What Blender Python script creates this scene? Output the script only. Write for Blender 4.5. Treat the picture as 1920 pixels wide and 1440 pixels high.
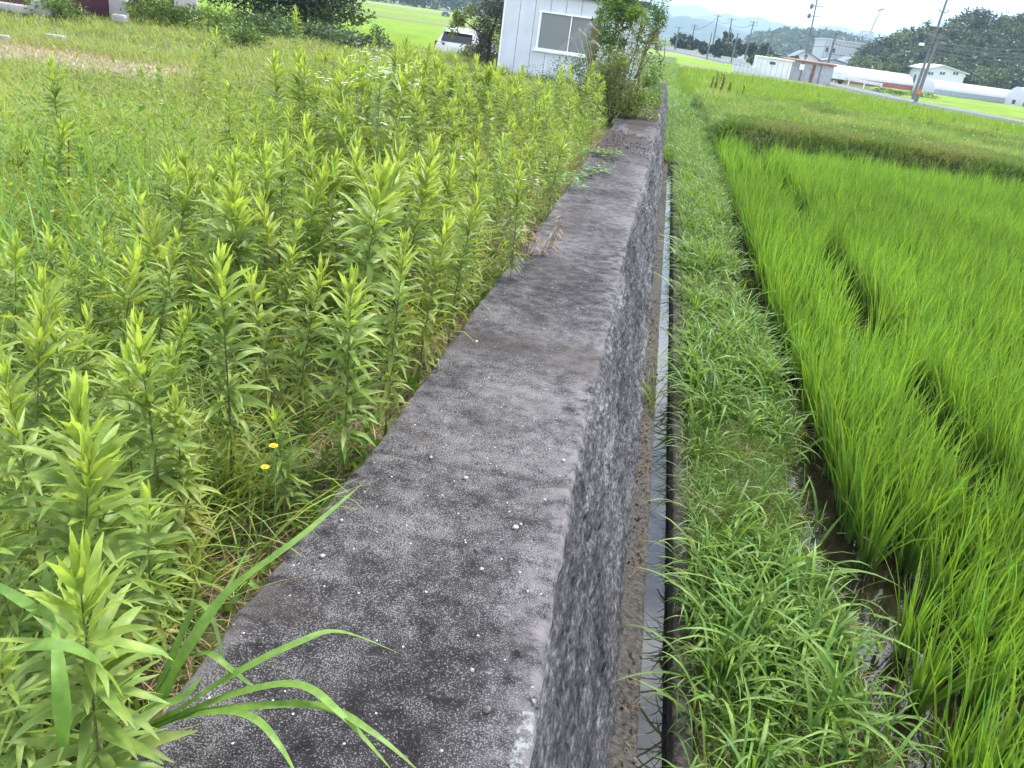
import bpy, math, numpy as np
from math import radians, pi, sin, cos
from mathutils import Matrix, Vector
rng = np.random.default_rng(7)
S = bpy.context.scene
for o in list(bpy.data.objects): bpy.data.objects.remove(o)
COL = S.collection

# ------------------------------------------------------------------ camera
F, CX, CY = 1525.0, 960.0, 720.0
CAMZ = 1.4
_n = np.array([-472., 3360., F]); _up = -_n / np.linalg.norm(_n)
_v = np.array([1265 - CX, 0, F]); _v[1] = -(_up[0]*_v[0] + _up[2]*_v[2]) / _up[1]
_Y = _v / np.linalg.norm(_v); _X = np.cross(_Y, _up)
R = np.array([_X, _Y, _up])
cam = bpy.data.cameras.new('camera'); co = bpy.data.objects.new('camera', cam); COL.objects.link(co)
cx_, cy_, cz_ = R @ [1, 0, 0], R @ [0, -1, 0], R @ [0, 0, -1]
M = Matrix.Identity(4)
for i in range(3):
    M[i][0], M[i][1], M[i][2] = cx_[i], cy_[i], cz_[i]
M[2][3] = CAMZ
co.matrix_world = M
cam.sensor_width = 36; cam.lens = F / 1920 * 36; cam.clip_start = 0.05; cam.clip_end = 20000
S.camera = co
# ------------------------------------------------------------------ world, sun, exposure
SUN_EL, SUN_AZ = radians(58), radians(28)      # azimuth from +Y towards +X
w = bpy.data.worlds.new('World'); S.world = w; w.use_nodes = True
nt = w.node_tree; nt.nodes.clear()
def N(t, ty, **k):
    n = t.nodes.new(ty)
    for a, b in k.items():
        if a.startswith('i_'): n.inputs[a[2:].replace('_', ' ')].default_value = b
        else: setattr(n, a, b)
    return n
sky = N(nt, 'ShaderNodeTexSky', sky_type='NISHITA', sun_disc=False, sun_elevation=SUN_EL, sun_rotation=SUN_AZ, air_density=1.2, dust_density=2.0, ozone_density=1.5)
tc = N(nt, 'ShaderNodeTexCoord'); mp = N(nt, 'ShaderNodeMapping'); mp.inputs['Scale'].default_value = (1, 1, 1.9)
nz = N(nt, 'ShaderNodeTexNoise', i_Scale=2.3, i_Detail=7.0, i_Roughness=.6, i_Distortion=.3)
rp = N(nt, 'ShaderNodeValToRGB'); rp.color_ramp.elements[0].position = .47; rp.color_ramp.elements[1].position = .6
sx = N(nt, 'ShaderNodeSeparateXYZ'); mr = N(nt, 'ShaderNodeMapRange'); mr.inputs['From Min'].default_value = .0; mr.inputs['From Max'].default_value = .32; mr.inputs['To Min'].default_value = 1; mr.inputs['To Max'].default_value = 0
mx = N(nt, 'ShaderNodeMath', operation='MAXIMUM'); mix = N(nt, 'ShaderNodeMixRGB'); mix.inputs['Color2'].default_value = (19.0, 19.4, 20.0, 1)
bg = N(nt, 'ShaderNodeBackground'); bg.inputs['Strength'].default_value = .10; wo = N(nt, 'ShaderNodeOutputWorld')
L = nt.links.new
L(tc.outputs['Generated'], mp.inputs[0]); L(mp.outputs[0], nz.inputs['Vector']); L(nz.outputs['Fac'], rp.inputs[0])
L(tc.outputs['Generated'], sx.inputs[0]); L(sx.outputs['Z'], mr.inputs['Value']); L(mr.outputs[0], mx.inputs[0]); L(rp.outputs[0], mx.inputs[1])
L(mx.outputs[0], mix.inputs['Fac']); L(sky.outputs[0], mix.inputs['Color1']); L(mix.outputs[0], bg.inputs['Color']); L(bg.outputs[0], wo.inputs['Surface'])
sun = bpy.data.lights.new('sun', 'SUN'); sun.energy = 3.4; sun.angle = radians(9); sun.color = (1, .96, .9)
so = bpy.data.objects.new('sun', sun); COL.objects.link(so)
sd = Vector((sin(SUN_AZ)*cos(SUN_EL), cos(SUN_AZ)*cos(SUN_EL), sin(SUN_EL)))
so.rotation_euler = sd.to_track_quat('Z', 'Y').to_euler()
S.view_settings.view_transform = 'Standard'; S.view_settings.look = 'None'; S.view_settings.gamma = 1; S.view_settings.exposure = 1.16
S.view_settings.use_curve_mapping = False
S.cycles.max_bounces = 6; S.cycles.diffuse_bounces = 3; S.cycles.transmission_bounces = 4; S.cycles.volume_bounces = 1
S.cycles.use_denoising = True

# ------------------------------------------------------------------ pixel <-> place
def ray(px, py):
    d = R @ np.array([px - CX, py - CY, F]); return d / np.linalg.norm(d)
def gp(px, py, z=-1.0):            # where the sight line meets the level z
    d = ray(px, py); t = (z - CAMZ) / d[2]; p = d * t; p[2] += CAMZ; return p
def at(px, py, Y):                 # where the sight line reaches the distance Y
    d = ray(px, py); p = d * (Y / d[1]); p[2] += CAMZ; return p
def px_of(P):
    v = (np.asarray(P) - [0, 0, CAMZ]) @ R
    return CX + F * v[..., 0] / v[..., 2], CY + F * v[..., 1] / v[..., 2], v[..., 2]
def inview(P, m=60, top=0.0):
    P = np.atleast_2d(P); a, b, z = px_of(P); Q = P.copy(); Q[:, 2] += top; a2, b2, z2 = px_of(Q)
    return (z > .1) & (np.maximum(a, a2) > -m) & (np.minimum(a, a2) < 1920 + m) & (np.maximum(b, b2) > -m) & (np.minimum(b, b2) < 1440 + m)
# ------------------------------------------------------------------ noise
def _h(i, j, s):
    n = (i.astype(np.int64) * 374761393 + j.astype(np.int64) * 668265263 + s * 1274126177) & 0xffffffff
    n = ((n ^ (n >> 13)) * 1103515245) & 0xffffffff
    n = ((n ^ (n >> 15)) * 2246822519) & 0xffffffff
    return ((n ^ (n >> 16)) & 0xffff) / 65535.0
def vn(x, y, s=0):
    x = np.asarray(x, float); y = np.asarray(y, float); x, y = np.broadcast_arrays(x, y)
    i = np.floor(x); j = np.floor(y); u = x - i; v = y - j; u = u*u*(3-2*u); v = v*v*(3-2*v)
    return (_h(i, j, s)*(1-u) + _h(i+1, j, s)*u)*(1-v) + (_h(i, j+1, s)*(1-u) + _h(i+1, j+1, s)*u)*v
def fbm(x, y, s=0, o=4, g=.5):
    r = 0; a = 1; t = 0
    for k in range(o):
        r = r + a*vn(np.asarray(x)*2**k, np.asarray(y)*2**k, s+k*17); t += a; a *= g
    return r / t
sm = lambda a, b, x: (lambda t: t*t*(3-2*t))(np.clip((np.asarray(x, float)-a)/(b-a), 0, 1))

# ------------------------------------------------------------------ mesh building
def mesh_np(name, V, Q, C=None, smooth=False):
    V = np.asarray(V, np.float32).reshape(-1, 3); Q = np.asarray(Q, np.int32).reshape(-1, 4)
    me = bpy.data.meshes.new(name)
    me.vertices.add(len(V)); me.vertices.foreach_set('co', V.ravel())
    me.loops.add(Q.size); me.loops.foreach_set('vertex_index', Q.ravel())
    me.polygons.add(len(Q)); me.polygons.foreach_set('loop_start', np.arange(0, Q.size, 4, dtype=np.int32))
    me.polygons.foreach_set('loop_total', np.full(len(Q), 4, np.int32))
    if smooth: me.polygons.foreach_set('use_smooth', np.ones(len(Q), bool))
    if C is not None:
        a = me.color_attributes.new('col', 'FLOAT_COLOR', 'POINT')
        C = np.asarray(C, np.float32).reshape(-1, 3); a.data.foreach_set('color', np.hstack([C, np.ones((len(C), 1), np.float32)]).ravel())
    me.update(calc_edges=True)
    return me
def link(name, me, mat, parent=None, loc=None, rz=0):
    if mat and not me.materials: me.materials.append(mat)
    o = bpy.data.objects.new(name, me); COL.objects.link(o)
    if parent: o.parent = parent
    if loc is not None: o.location = loc
    if rz: o.rotation_euler[2] = rz
    return o
def tag(o, label=None, cat=None, group=None, kind=None):
    if label: o['label'] = label
    if cat: o['category'] = cat
    if group: o['group'] = group
    if kind: o['kind'] = kind
    return o
def empty(name, loc=(0, 0, 0), rz=0, label=None, cat=None, group=None):
    o = bpy.data.objects.new(name, None); COL.objects.link(o); o.location = loc; o.rotation_euler[2] = rz; o.empty_display_size = .2
    return tag(o, label, cat, group)
def copy_thing(o, loc, rz, sc, label, group):
    r = o.copy(); COL.objects.link(r); r.location = loc; r.rotation_euler = (0, 0, rz); r.scale = (sc, sc, sc); r['label'] = label; r['group'] = group
    for ch in list(o.children):
        c = ch.copy(); COL.objects.link(c); c.parent = r
        for g in list(ch.children):
            d = g.copy(); COL.objects.link(d); d.parent = c
    return r
class MB:
    def __init__(s): s.v = []; s.f = []
    def poly(s, pts, faces):
        b = len(s.v); s.v += [tuple(map(float, p)) for p in pts]; s.f += [tuple(i+b for i in f) for f in faces]; return s
    def box(s, c, d, rz=0, rx=0, ry=0):
        m = Matrix.Rotation(rz, 3, 'Z') @ Matrix.Rotation(ry, 3, 'Y') @ Matrix.Rotation(rx, 3, 'X'); P = []
        for z in (-1, 1):
            for x, y in ((-1, -1), (1, -1), (1, 1), (-1, 1)):
                P.append(Vector(c) + m @ Vector((x*d[0]/2, y*d[1]/2, z*d[2]/2)))
        return s.poly(P, [(3, 2, 1, 0), (4, 5, 6, 7), (0, 1, 5, 4), (1, 2, 6, 5), (2, 3, 7, 6), (3, 0, 4, 7)])
    def tube(s, pts, rad, n=8, cap=True):
        pts = [Vector(p) for p in pts]; m = len(pts)
        if not hasattr(rad, '__len__'): rad = [rad]*m
        b = len(s.v); t0 = None
        for i, p in enumerate(pts):
            t = (pts[min(i+1, m-1)] - pts[max(i-1, 0)]).normalized()
            a = Vector((0, 0, 1)) if abs(t.z) < .9 else Vector((1, 0, 0))
            u = t.cross(a).normalized() if t0 is None else (t0 - t*t0.dot(t)).normalized(); t0 = u; v = t.cross(u)
            for k in range(n):
                an = 2*pi*k/n; s.v.append(tuple(p + (u*cos(an) + v*sin(an))*rad[i]))
        for i in range(m-1):
            for k in range(n):
                s.f.append((b+i*n+k, b+i*n+(k+1) % n, b+(i+1)*n+(k+1) % n, b+(i+1)*n+k))
        if cap: s.f.append(tuple(b+k for k in range(n))[::-1]); s.f.append(tuple(b+(m-1)*n+k for k in range(n)))
        return s
    def build(s, name, mat, parent=None, org=(0, 0, 0), smooth=False, bevel=0):
        me = bpy.data.meshes.new(name); me.from_pydata([tuple(Vector(v)-Vector(org)) for v in s.v], [], s.f); me.update()
        if smooth:
            for p in me.polygons: p.use_smooth = True
        o = link(name, me, mat, parent)
        if bevel:
            b = o.modifiers.new('bevel', 'BEVEL'); b.width = bevel; b.segments = 2; b.limit_method = 'ANGLE'
        return o
def grid(xs, ys, zf):
    X, Y = np.meshgrid(xs, ys); Z = zf(X, Y); V = np.stack([X, Y, Z], -1).reshape(-1, 3)
    n, m = len(ys), len(xs); i = np.arange(n-1)[:, None]*m + np.arange(m-1)[None, :]
    return V, np.stack([i, i+1, i+m+1, i+m], -1).reshape(-1, 4)
def strips(base, az, e0, droop, Ln, W, segs=4, fold=0., prof='grass', c0=(.1, .2, .03), c1=None, roll=0., pw=1.3, wav=0.):
    """curved tapering blades or leaves as quad strips; returns verts, quads, colours"""
    base = np.atleast_2d(base); n = len(base); A = lambda q: np.broadcast_to(np.asarray(q, float), (n,))
    az, e0, droop, Ln, W, roll = map(A, (az, e0, droop, Ln, W, roll)); K = 3 if fold else 2
    t = np.linspace(0, 1, segs+1); P = np.zeros((n, segs+1, 3)); P[:, 0] = base
    u = np.stack([np.cos(az), np.sin(az), np.zeros(n)], -1); sd_ = np.stack([-np.sin(az), np.cos(az), np.zeros(n)], -1); zz = np.array([0, 0, 1.])
    E = e0[:, None] - droop[:, None]*t[None]**pw
    D = np.cos(E)[..., None]*u[:, None] + np.sin(E)[..., None]*zz
    for k in range(1, segs+1):
        P[:, k] = P[:, k-1] + .5*(D[:, k]+D[:, k-1])*(Ln/segs)[:, None]
    Nn = -np.sin(E)[..., None]*u[:, None] + np.cos(E)[..., None]*zz
    Sd = np.cos(roll)[:, None, None]*sd_[:, None] + np.sin(roll)[:, None, None]*Nn
    Nr = -np.sin(roll)[:, None, None]*sd_[:, None] + np.cos(roll)[:, None, None]*Nn
    wp = {'grass': lambda t: (.55+.75*t-.2*t*t)*np.clip(1-t**2.6, .03, 1), 'leaf': lambda t: np.clip(np.sin(pi*np.clip(t, 0, 1)**.8)**.8, .06, 1), 'rice': lambda t: (.6+.4*np.sin(pi*t))*np.clip(1-t**3, .03, 1)}[prof](t)
    hw = .5*W[:, None]*wp[None]
    if wav: P = P + Nr*(wav*Ln[:, None]*np.sin(t[None]*9+rng.uniform(0, 6, n)[:, None]))[..., None]
    if K == 3:
        V = np.stack([P - Sd*hw[..., None] + Nr*(fold*hw)[..., None], P, P + Sd*hw[..., None] + Nr*(fold*hw)[..., None]], 2)
    else: V = np.stack([P - Sd*hw[..., None], P + Sd*hw[..., None]], 2)
    idx = np.arange(n*(segs+1)*K).reshape(n, segs+1, K); q = []
    for k in range(K-1): q.append(np.stack([idx[:, :-1, k], idx[:, :-1, k+1], idx[:, 1:, k+1], idx[:, 1:, k]], -1).reshape(-1, 4))
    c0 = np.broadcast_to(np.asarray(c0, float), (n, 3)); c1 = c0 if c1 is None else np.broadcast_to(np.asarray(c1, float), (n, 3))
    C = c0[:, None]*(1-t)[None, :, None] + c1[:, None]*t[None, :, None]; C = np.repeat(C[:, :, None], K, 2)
    return V.reshape(-1, 3), np.concatenate(q), C.reshape(-1, 3)
def cards(cen, size, c, asp=.5, up=.0):
    """small folded leaf quads at random orientations"""
    n = len(cen); size = np.broadcast_to(size, (n,)); a = rng.normal(size=(n, 3)); a[:, 2] = a[:, 2]*.7 + up; a /= np.linalg.norm(a, axis=1)[:, None]
    b = np.cross(a, rng.normal(size=(n, 3))); b /= np.linalg.norm(b, axis=1)[:, None]
    s = size[:, None]/2
    V = np.stack([cen-a*s, cen+b*s*asp+a*s*.1, cen+a*s, cen-b*s*asp+a*s*.1], 1); Q = np.arange(4*n).reshape(n, 4)
    C = np.repeat(np.broadcast_to(c, (n, 3))[:, None], 4, 1)
    return V.reshape(-1, 3), Q, C.reshape(-1, 3)
def join(parts):
    V, Q, C = [], [], []; b = 0
    for v, q, c in parts:
        V.append(v); Q.append(q+b); C.append(c); b += len(v)
    return np.concatenate(V), np.concatenate(Q), np.concatenate(C)
def vary(c, n, s=.18, hue=.1):
    c = np.asarray(c, float); v = 1 + rng.normal(size=(n, 1))*s; h = rng.normal(size=(n, 1))*hue
    return np.clip(np.broadcast_to(c, (n, 3))*np.clip(v, .45, 1.7)*np.concatenate([1+h, 1+h*.15, 1-h*.4], 1), .004, .9)
# ------------------------------------------------------------------ materials
def mat(name):
    m = bpy.data.materials.new(name); m.use_nodes = True; t = m.node_tree
    return m, t, t.nodes['Principled BSDF']
def paint(name, c, rough=.5, metal=0, var=.08, scale=4, bump=0., spec=.5, bs=40):
    m, t, b = mat(name); b.inputs['Roughness'].default_value = rough; b.inputs['Metallic'].default_value = metal; b.inputs['Specular IOR Level'].default_value = spec
    tcn = N(t, 'ShaderNodeTexCoord'); n = N(t, 'ShaderNodeTexNoise', i_Scale=scale, i_Detail=6.0, i_Roughness=.65)
    r = N(t, 'ShaderNodeValToRGB'); r.color_ramp.elements[0].position = .3; r.color_ramp.elements[1].position = .7
    r.color_ramp.elements[0].color = tuple(x*(1-var*2) for x in c)+(1,); r.color_ramp.elements[1].color = tuple(min(1, x*(1+var)) for x in c)+(1,)
    t.links.new(tcn.outputs['Object'], n.inputs['Vector']); t.links.new(n.outputs['Fac'], r.inputs[0]); t.links.new(r.outputs[0], b.inputs['Base Color'])
    if bump:
        n2 = N(t, 'ShaderNodeTexNoise', i_Scale=bs, i_Detail=8.0); bp = N(t, 'ShaderNodeBump'); bp.inputs['Strength'].default_value = bump; bp.inputs['Distance'].default_value = .02
        t.links.new(tcn.outputs['Object'], n2.inputs['Vector']); t.links.new(n2.outputs['Fac'], bp.inputs['Height']); t.links.new(bp.outputs[0], b.inputs['Normal'])
    return m
def leafmat(name, trans=.35, rough=.45, gain=1.0, spec=.35, tint=(1.2, 1.12, .55)):
    m, t, b = mat(name); vc_ = N(t, 'ShaderNodeVertexColor', layer_name='col'); tq = N(t, 'ShaderNodeTexCoord'); nq = N(t, 'ShaderNodeTexNoise', i_Scale=45.0, i_Detail=3.0); rq = N(t, 'ShaderNodeValToRGB'); rq.color_ramp.elements[0].position = .3; rq.color_ramp.elements[1].position = .72
    rq.color_ramp.elements[0].color = (.72, .8, .75, 1); rq.color_ramp.elements[1].color = (1.3, 1.15, 1.05, 1); at_ = N(t, 'ShaderNodeMixRGB', blend_type='MULTIPLY'); at_.inputs[0].default_value = 1; t.links.new(tq.outputs['Object'], nq.inputs['Vector']); t.links.new(nq.outputs['Fac'], rq.inputs[0]); t.links.new(vc_.outputs[0], at_.inputs[1]); t.links.new(rq.outputs[0], at_.inputs[2])
    b.inputs['Roughness'].default_value = rough; b.inputs['Specular IOR Level'].default_value = spec
    tr = N(t, 'ShaderNodeBsdfTranslucent'); mx_ = N(t, 'ShaderNodeMixShader'); mx_.inputs[0].default_value = trans
    g = N(t, 'ShaderNodeMixRGB', blend_type='MULTIPLY'); g.inputs[0].default_value = 1; g.inputs['Color2'].default_value = (gain, gain, gain, 1)
    g2 = N(t, 'ShaderNodeMixRGB', blend_type='MULTIPLY'); g2.inputs[0].default_value = 1; g2.inputs['Color2'].default_value = tuple(tint)+(1,)
    k = t.links.new; k(at_.outputs[0], g.inputs[1]); k(g.outputs[0], b.inputs['Base Color']); k(g.outputs[0], g2.inputs[1]); k(g2.outputs[0], tr.inputs[0])
    k(b.outputs[0], mx_.inputs[1]); k(tr.outputs[0], mx_.inputs[2]); k(mx_.outputs[0], t.nodes['Material Output'].inputs[0])
    return m
LEAF = leafmat('leaf', .46); RICE = leafmat('rice_leaf', .46); DRY = leafmat('dry_straw', .15, .7, 1, .2, (1.1, 1, .8)); FOL = leafmat('tree_leaf', .22, .5)
STEM = paint('stem', (.09, .07, .03), .6, var=.2, scale=20); GSTEM = paint('green_stem', (.12, .2, .05), .5, var=.15, scale=20)
BARK = paint('bark', (.1, .08, .06), .85, var=.25, scale=12, bump=.6)
# ground: soil, moss and dry thatch
def ground_mat():
    m, t, b = mat('ground_soil'); k = t.links.new; b.inputs['Roughness'].default_value = .95; b.inputs['Specular IOR Level'].default_value = .15
    tcn = N(t, 'ShaderNodeTexCoord'); n = N(t, 'ShaderNodeTexNoise', i_Scale=.9, i_Detail=9.0, i_Roughness=.7); n2 = N(t, 'ShaderNodeTexNoise', i_Scale=22.0, i_Detail=8.0, i_Roughness=.75)
    r = N(t, 'ShaderNodeValToRGB'); r.color_ramp.elements[0].color = (.05, .035, .02, 1); r.color_ramp.elements[1].color = (.17, .14, .08, 1); r.color_ramp.elements[0].position = .35; r.color_ramp.elements[1].position = .68
    r2 = N(t, 'ShaderNodeValToRGB'); r2.color_ramp.elements[0].position = .42; r2.color_ramp.elements[1].position = .58
    mx_ = N(t, 'ShaderNodeMixRGB'); mx_.inputs['Color2'].default_value = (.085, .14, .03, 1)
    k(tcn.outputs['Object'], n.inputs['Vector']); k(tcn.outputs['Object'], n2.inputs['Vector']); k(n2.outputs['Fac'], r.inputs[0]); k(n.outputs['Fac'], r2.inputs[0])
    # beyond some 30 m the ground is covered with low green
    se = N(t, 'ShaderNodeSeparateXYZ'); k(tcn.outputs['Object'], se.inputs[0]); mr_ = N(t, 'ShaderNodeMapRange'); mr_.inputs['From Min'].default_value = 18; mr_.inputs['From Max'].default_value = 34; k(se.outputs['Y'], mr_.inputs['Value'])
    mm = N(t, 'ShaderNodeMath', operation='MAXIMUM'); k(r2.outputs[0], mm.inputs[0]); k(mr_.outputs[0], mm.inputs[1]); m2 = N(t, 'ShaderNodeMath', operation='MULTIPLY'); m2.inputs[1].default_value = .75; k(mm.outputs[0], m2.inputs[0])
    k(m2.outputs[0], mx_.inputs[0]); k(r.outputs[0], mx_.inputs[1]); k(mx_.outputs[0], b.inputs['Base Color'])
    bp = N(t, 'ShaderNodeBump'); bp.inputs['Strength'].default_value = .8; bp.inputs['Distance'].default_value = .03; k(n2.outputs['Fac'], bp.inputs['Height']); k(bp.outputs[0], b.inputs['Normal'])
    return m
GROUND = ground_mat()
def concrete_top():
    m, t, b = mat('weathered_concrete'); k = t.links.new; b.inputs['Roughness'].default_value = .9; b.inputs['Specular IOR Level'].default_value = .25
    tcn = N(t, 'ShaderNodeTexCoord'); vec = tcn.outputs['Object']
    big = N(t, 'ShaderNodeTexNoise', i_Scale=1.6, i_Detail=6.0, i_Roughness=.6); mid = N(t, 'ShaderNodeTexNoise', i_Scale=14.0, i_Detail=5.0, i_Roughness=.65)
    vo = N(t, 'ShaderNodeTexVoronoi', i_Scale=190.0); vo2 = N(t, 'ShaderNodeTexVoronoi', i_Scale=95.0); fine = N(t, 'ShaderNodeTexNoise', i_Scale=150.0, i_Detail=6.0, i_Roughness=.8)
    for q in (big, mid, vo, vo2, fine): k(vec, q.inputs['Vector'])
    base = N(t, 'ShaderNodeValToRGB'); e = base.color_ramp.elements; e[0].position = .4; e[0].color = (.010, .009, .010, 1); e[1].position = .62; e[1].color = (.043, .038, .041, 1)
    add = N(t, 'ShaderNodeMath', operation='ADD'); ml = N(t, 'ShaderNodeMath', operation='MULTIPLY'); ml.inputs[1].default_value = .6; k(big.outputs[0], ml.inputs[0]); m3 = N(t, 'ShaderNodeMath', operation='MULTIPLY'); m3.inputs[1].default_value = .45; k(mid.outputs[0], m3.inputs[0]); k(ml.outputs[0], add.inputs[0]); k(m3.outputs[0], add.inputs[1]); k(add.outputs[0], base.inputs[0])
    # pale grit: a share of the small cells, denser where the surface is worn
    sp = N(t, 'ShaderNodeSeparateColor'); k(vo.outputs['Color'], sp.inputs[0]); a2 = N(t, 'ShaderNodeMath', operation='ADD'); ps = N(t, 'ShaderNodeMath', operation='MULTIPLY_ADD'); ps.inputs[1].default_value = 1.5; ps.inputs[2].default_value = -.3; k(add.outputs[0], ps.inputs[0]); k(sp.outputs[0], a2.inputs[0]); k(ps.outputs[0], a2.inputs[1])
    gr = N(t, 'ShaderNodeValToRGB'); gr.color_ramp.elements[0].position = .84; gr.color_ramp.elements[1].position = .95
    h = N(t, 'ShaderNodeMath', operation='MULTIPLY'); h.inputs[1].default_value = .74; k(a2.outputs[0], h.inputs[0]); k(h.outputs[0], gr.inputs[0])
    dd = N(t, 'ShaderNodeMapRange'); dd.inputs['From Min'].default_value = .62; dd.inputs['From Max'].default_value = .3; k(vo.outputs['Distance'], dd.inputs['Value']); gd = N(t, 'ShaderNodeMath', operation='MULTIPLY'); k(gr.outputs[0], gd.inputs[0]); k(dd.outputs[0], gd.inputs[1]); fm = N(t, 'ShaderNodeMath', operation='MULTIPLY'); k(gd.outputs[0], fm.inputs[0]); fr = N(t, 'ShaderNodeMapRange'); fr.inputs['From Min'].default_value = .35; fr.inputs['From Max'].default_value = .65; fr.inputs['To Max'].default_value = .8; k(fine.outputs[0], fr.inputs['Value']); k(fr.outputs[0], fm.inputs[1])
    sn = N(t, 'ShaderNodeTexNoise', i_Scale=300.0, i_Detail=2.0, i_Roughness=.5); k(vec, sn.inputs['Vector']); sa = N(t, 'ShaderNodeMath', operation='MULTIPLY_ADD'); sa.inputs[1].default_value = .8; k(add.outputs[0], sa.inputs[0]); k(sn.outputs['Fac'], sa.inputs[2])
    smr = N(t, 'ShaderNodeMapRange'); smr.inputs['From Min'].default_value = .95; smr.inputs['From Max'].default_value = 1.05; smr.inputs['To Max'].default_value = .72; k(sa.outputs[0], smr.inputs['Value']); fx = N(t, 'ShaderNodeMath', operation='MAXIMUM'); k(smr.outputs[0], fx.inputs[0]); k(fm.outputs[0], fx.inputs[1])
    mx1 = N(t, 'ShaderNodeMixRGB'); k(fx.outputs[0], mx1.inputs[0]); k(base.outputs[0], mx1.inputs[1]); mx1.inputs[2].default_value = (.275, .262, .255, 1)
    # sparse white stones
    s2 = N(t, 'ShaderNodeSeparateColor'); k(vo2.outputs['Color'], s2.inputs[0]); g1 = N(t, 'ShaderNodeMath', operation='GREATER_THAN'); g1.inputs[1].default_value = .986; k(s2.outputs[1], g1.inputs[0]); g2 = N(t, 'ShaderNodeMath', operation='LESS_THAN'); g2.inputs[1].default_value = .28; k(vo2.outputs['Distance'], g2.inputs[0]); g3 = N(t, 'ShaderNodeMath', operation='MULTIPLY'); k(g1.outputs[0], g3.inputs[0]); k(g2.outputs[0], g3.inputs[1])
    mx2 = N(t, 'ShaderNodeMixRGB'); k(g3.outputs[0], mx2.inputs[0]); k(mx1.outputs[0], mx2.inputs[1]); mx2.inputs[2].default_value = (.55, .54, .52, 1)
    # worn pale margin along both edges (vertex colour r) and lichen (g), dirt (b)
    vc = N(t, 'ShaderNodeVertexColor', layer_name='col'); s3 = N(t, 'ShaderNodeSeparateColor'); k(vc.outputs[0], s3.inputs[0])
    am = N(t, 'ShaderNodeMath', operation='MULTIPLY'); k(s3.outputs[0], am.inputs[0]); mm_ = N(t, 'ShaderNodeMapRange'); mm_.inputs['From Min'].default_value = .38; mm_.inputs['From Max'].default_value = .62; k(mid.outputs[0], mm_.inputs['Value']); k(mm_.outputs[0], am.inputs[1])
    mx3 = N(t, 'ShaderNodeMixRGB'); k(am.outputs[0], mx3.inputs[0]); k(mx2.outputs[0], mx3.inputs[1]); mx3.inputs[2].default_value = (.19, .175, .175, 1)
    ln_ = N(t, 'ShaderNodeTexNoise', i_Scale=38.0, i_Detail=9.0, i_Roughness=.7); k(vec, ln_.inputs['Vector']); la = N(t, 'ShaderNodeMath', operation='MULTIPLY_ADD'); la.inputs[1].default_value = .23; k(s3.outputs[1], la.inputs[0]); k(ln_.outputs['Fac'], la.inputs[2]); lm = N(t, 'ShaderNodeMapRange'); lm.inputs['From Min'].default_value = .71; lm.inputs['From Max'].default_value = .80; k(la.outputs[0], lm.inputs['Value'])
    mx4 = N(t, 'ShaderNodeMixRGB'); k(lm.outputs[0], mx4.inputs[0]); k(mx3.outputs[0], mx4.inputs[1]); mx4.inputs[2].default_value = (.27, .29, .28, 1)
    dm = N(t, 'ShaderNodeMath', operation='MULTIPLY'); k(s3.outputs[2], dm.inputs[0]); k(mm_.outputs[0], dm.inputs[1])
    mx5 = N(t, 'ShaderNodeMixRGB'); k(s3.outputs[2], mx5.inputs[0]); k(mx4.outputs[0], mx5.inputs[1]); mx5.inputs[2].default_value = (.05, .037, .032, 1)
    k(mx5.outputs[0], b.inputs['Base Color'])
    bh = N(t, 'ShaderNodeMath', operation='ADD'); k(fine.outputs[0], bh.inputs[0]); k(gr.outputs[0], bh.inputs[1]); bp = N(t, 'ShaderNodeBump'); bp.inputs['Strength'].default_value = .75; bp.inputs['Distance'].default_value = .004; k(bh.outputs[0], bp.inputs['Height']); k(bp.outputs[0], b.inputs['Normal'])
    return m
def stone_mat():
    m, t, b = mat('rough_stone'); k = t.links.new; b.inputs['Roughness'].default_value = .85; b.inputs['Specular IOR Level'].default_value = .3
    tcn = N(t, 'ShaderNodeTexCoord'); mp_ = N(t, 'ShaderNodeMapping'); mp_.inputs['Scale'].default_value = (1, .3, 1); mp_.inputs['Rotation'].default_value = (.12, 0, 0); k(tcn.outputs['Object'], mp_.inputs[0])
    a = N(t, 'ShaderNodeTexNoise', i_Scale=9.0, i_Detail=10.0, i_Roughness=.72, i_Distortion=.5); c = N(t, 'ShaderNodeTexNoise', i_Scale=75.0, i_Detail=8.0, i_Roughness=.75); d = N(t, 'ShaderNodeTexNoise', i_Scale=2.0, i_Detail=4.0)
    for q in (a, c, d): k(mp_.outputs[0], q.inputs['Vector'])
    ad = N(t, 'ShaderNodeMath', operation='MULTIPLY_ADD'); k(c.outputs[0], ad.inputs[0]); ad.inputs[1].default_value = 1.25; m1 = N(t, 'ShaderNodeMath', operation='MULTIPLY_ADD'); k(a.outputs[0], m1.inputs[0]); m1.inputs[1].default_value = .75; m0 = N(t, 'ShaderNodeMath', operation='MULTIPLY_ADD'); k(d.outputs[0], m0.inputs[0]); m0.inputs[1].default_value = .45; m0.inputs[2].default_value = -.725; k(m0.outputs[0], m1.inputs[2]); k(m1.outputs[0], ad.inputs[2])
    r = N(t, 'ShaderNodeValToRGB'); e = r.color_ramp.elements; e[0].position = .3; e[0].color = (.012, .011, .013, 1); e[1].position = .72; e[1].color = (.34, .335, .34, 1); x = e.new(.44); x.color = (.055, .052, .055, 1); x = e.new(.56); x.color = (.12, .115, .122, 1)
    k(ad.outputs[0], r.inputs[0]); k(r.outputs[0], b.inputs['Base Color'])
    bp = N(t, 'ShaderNodeBump'); bp.inputs['Strength'].default_value = 1; bp.inputs['Distance'].default_value = .02; k(ad.outputs[0], bp.inputs['Height']); k(bp.outputs[0], b.inputs['Normal'])
    return m
CONC, STONE = concrete_top(), stone_mat()
LEDGE = paint('mossy_footing', (.075, .066, .055), .9, var=.45, scale=45, bump=.6, bs=120)
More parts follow.
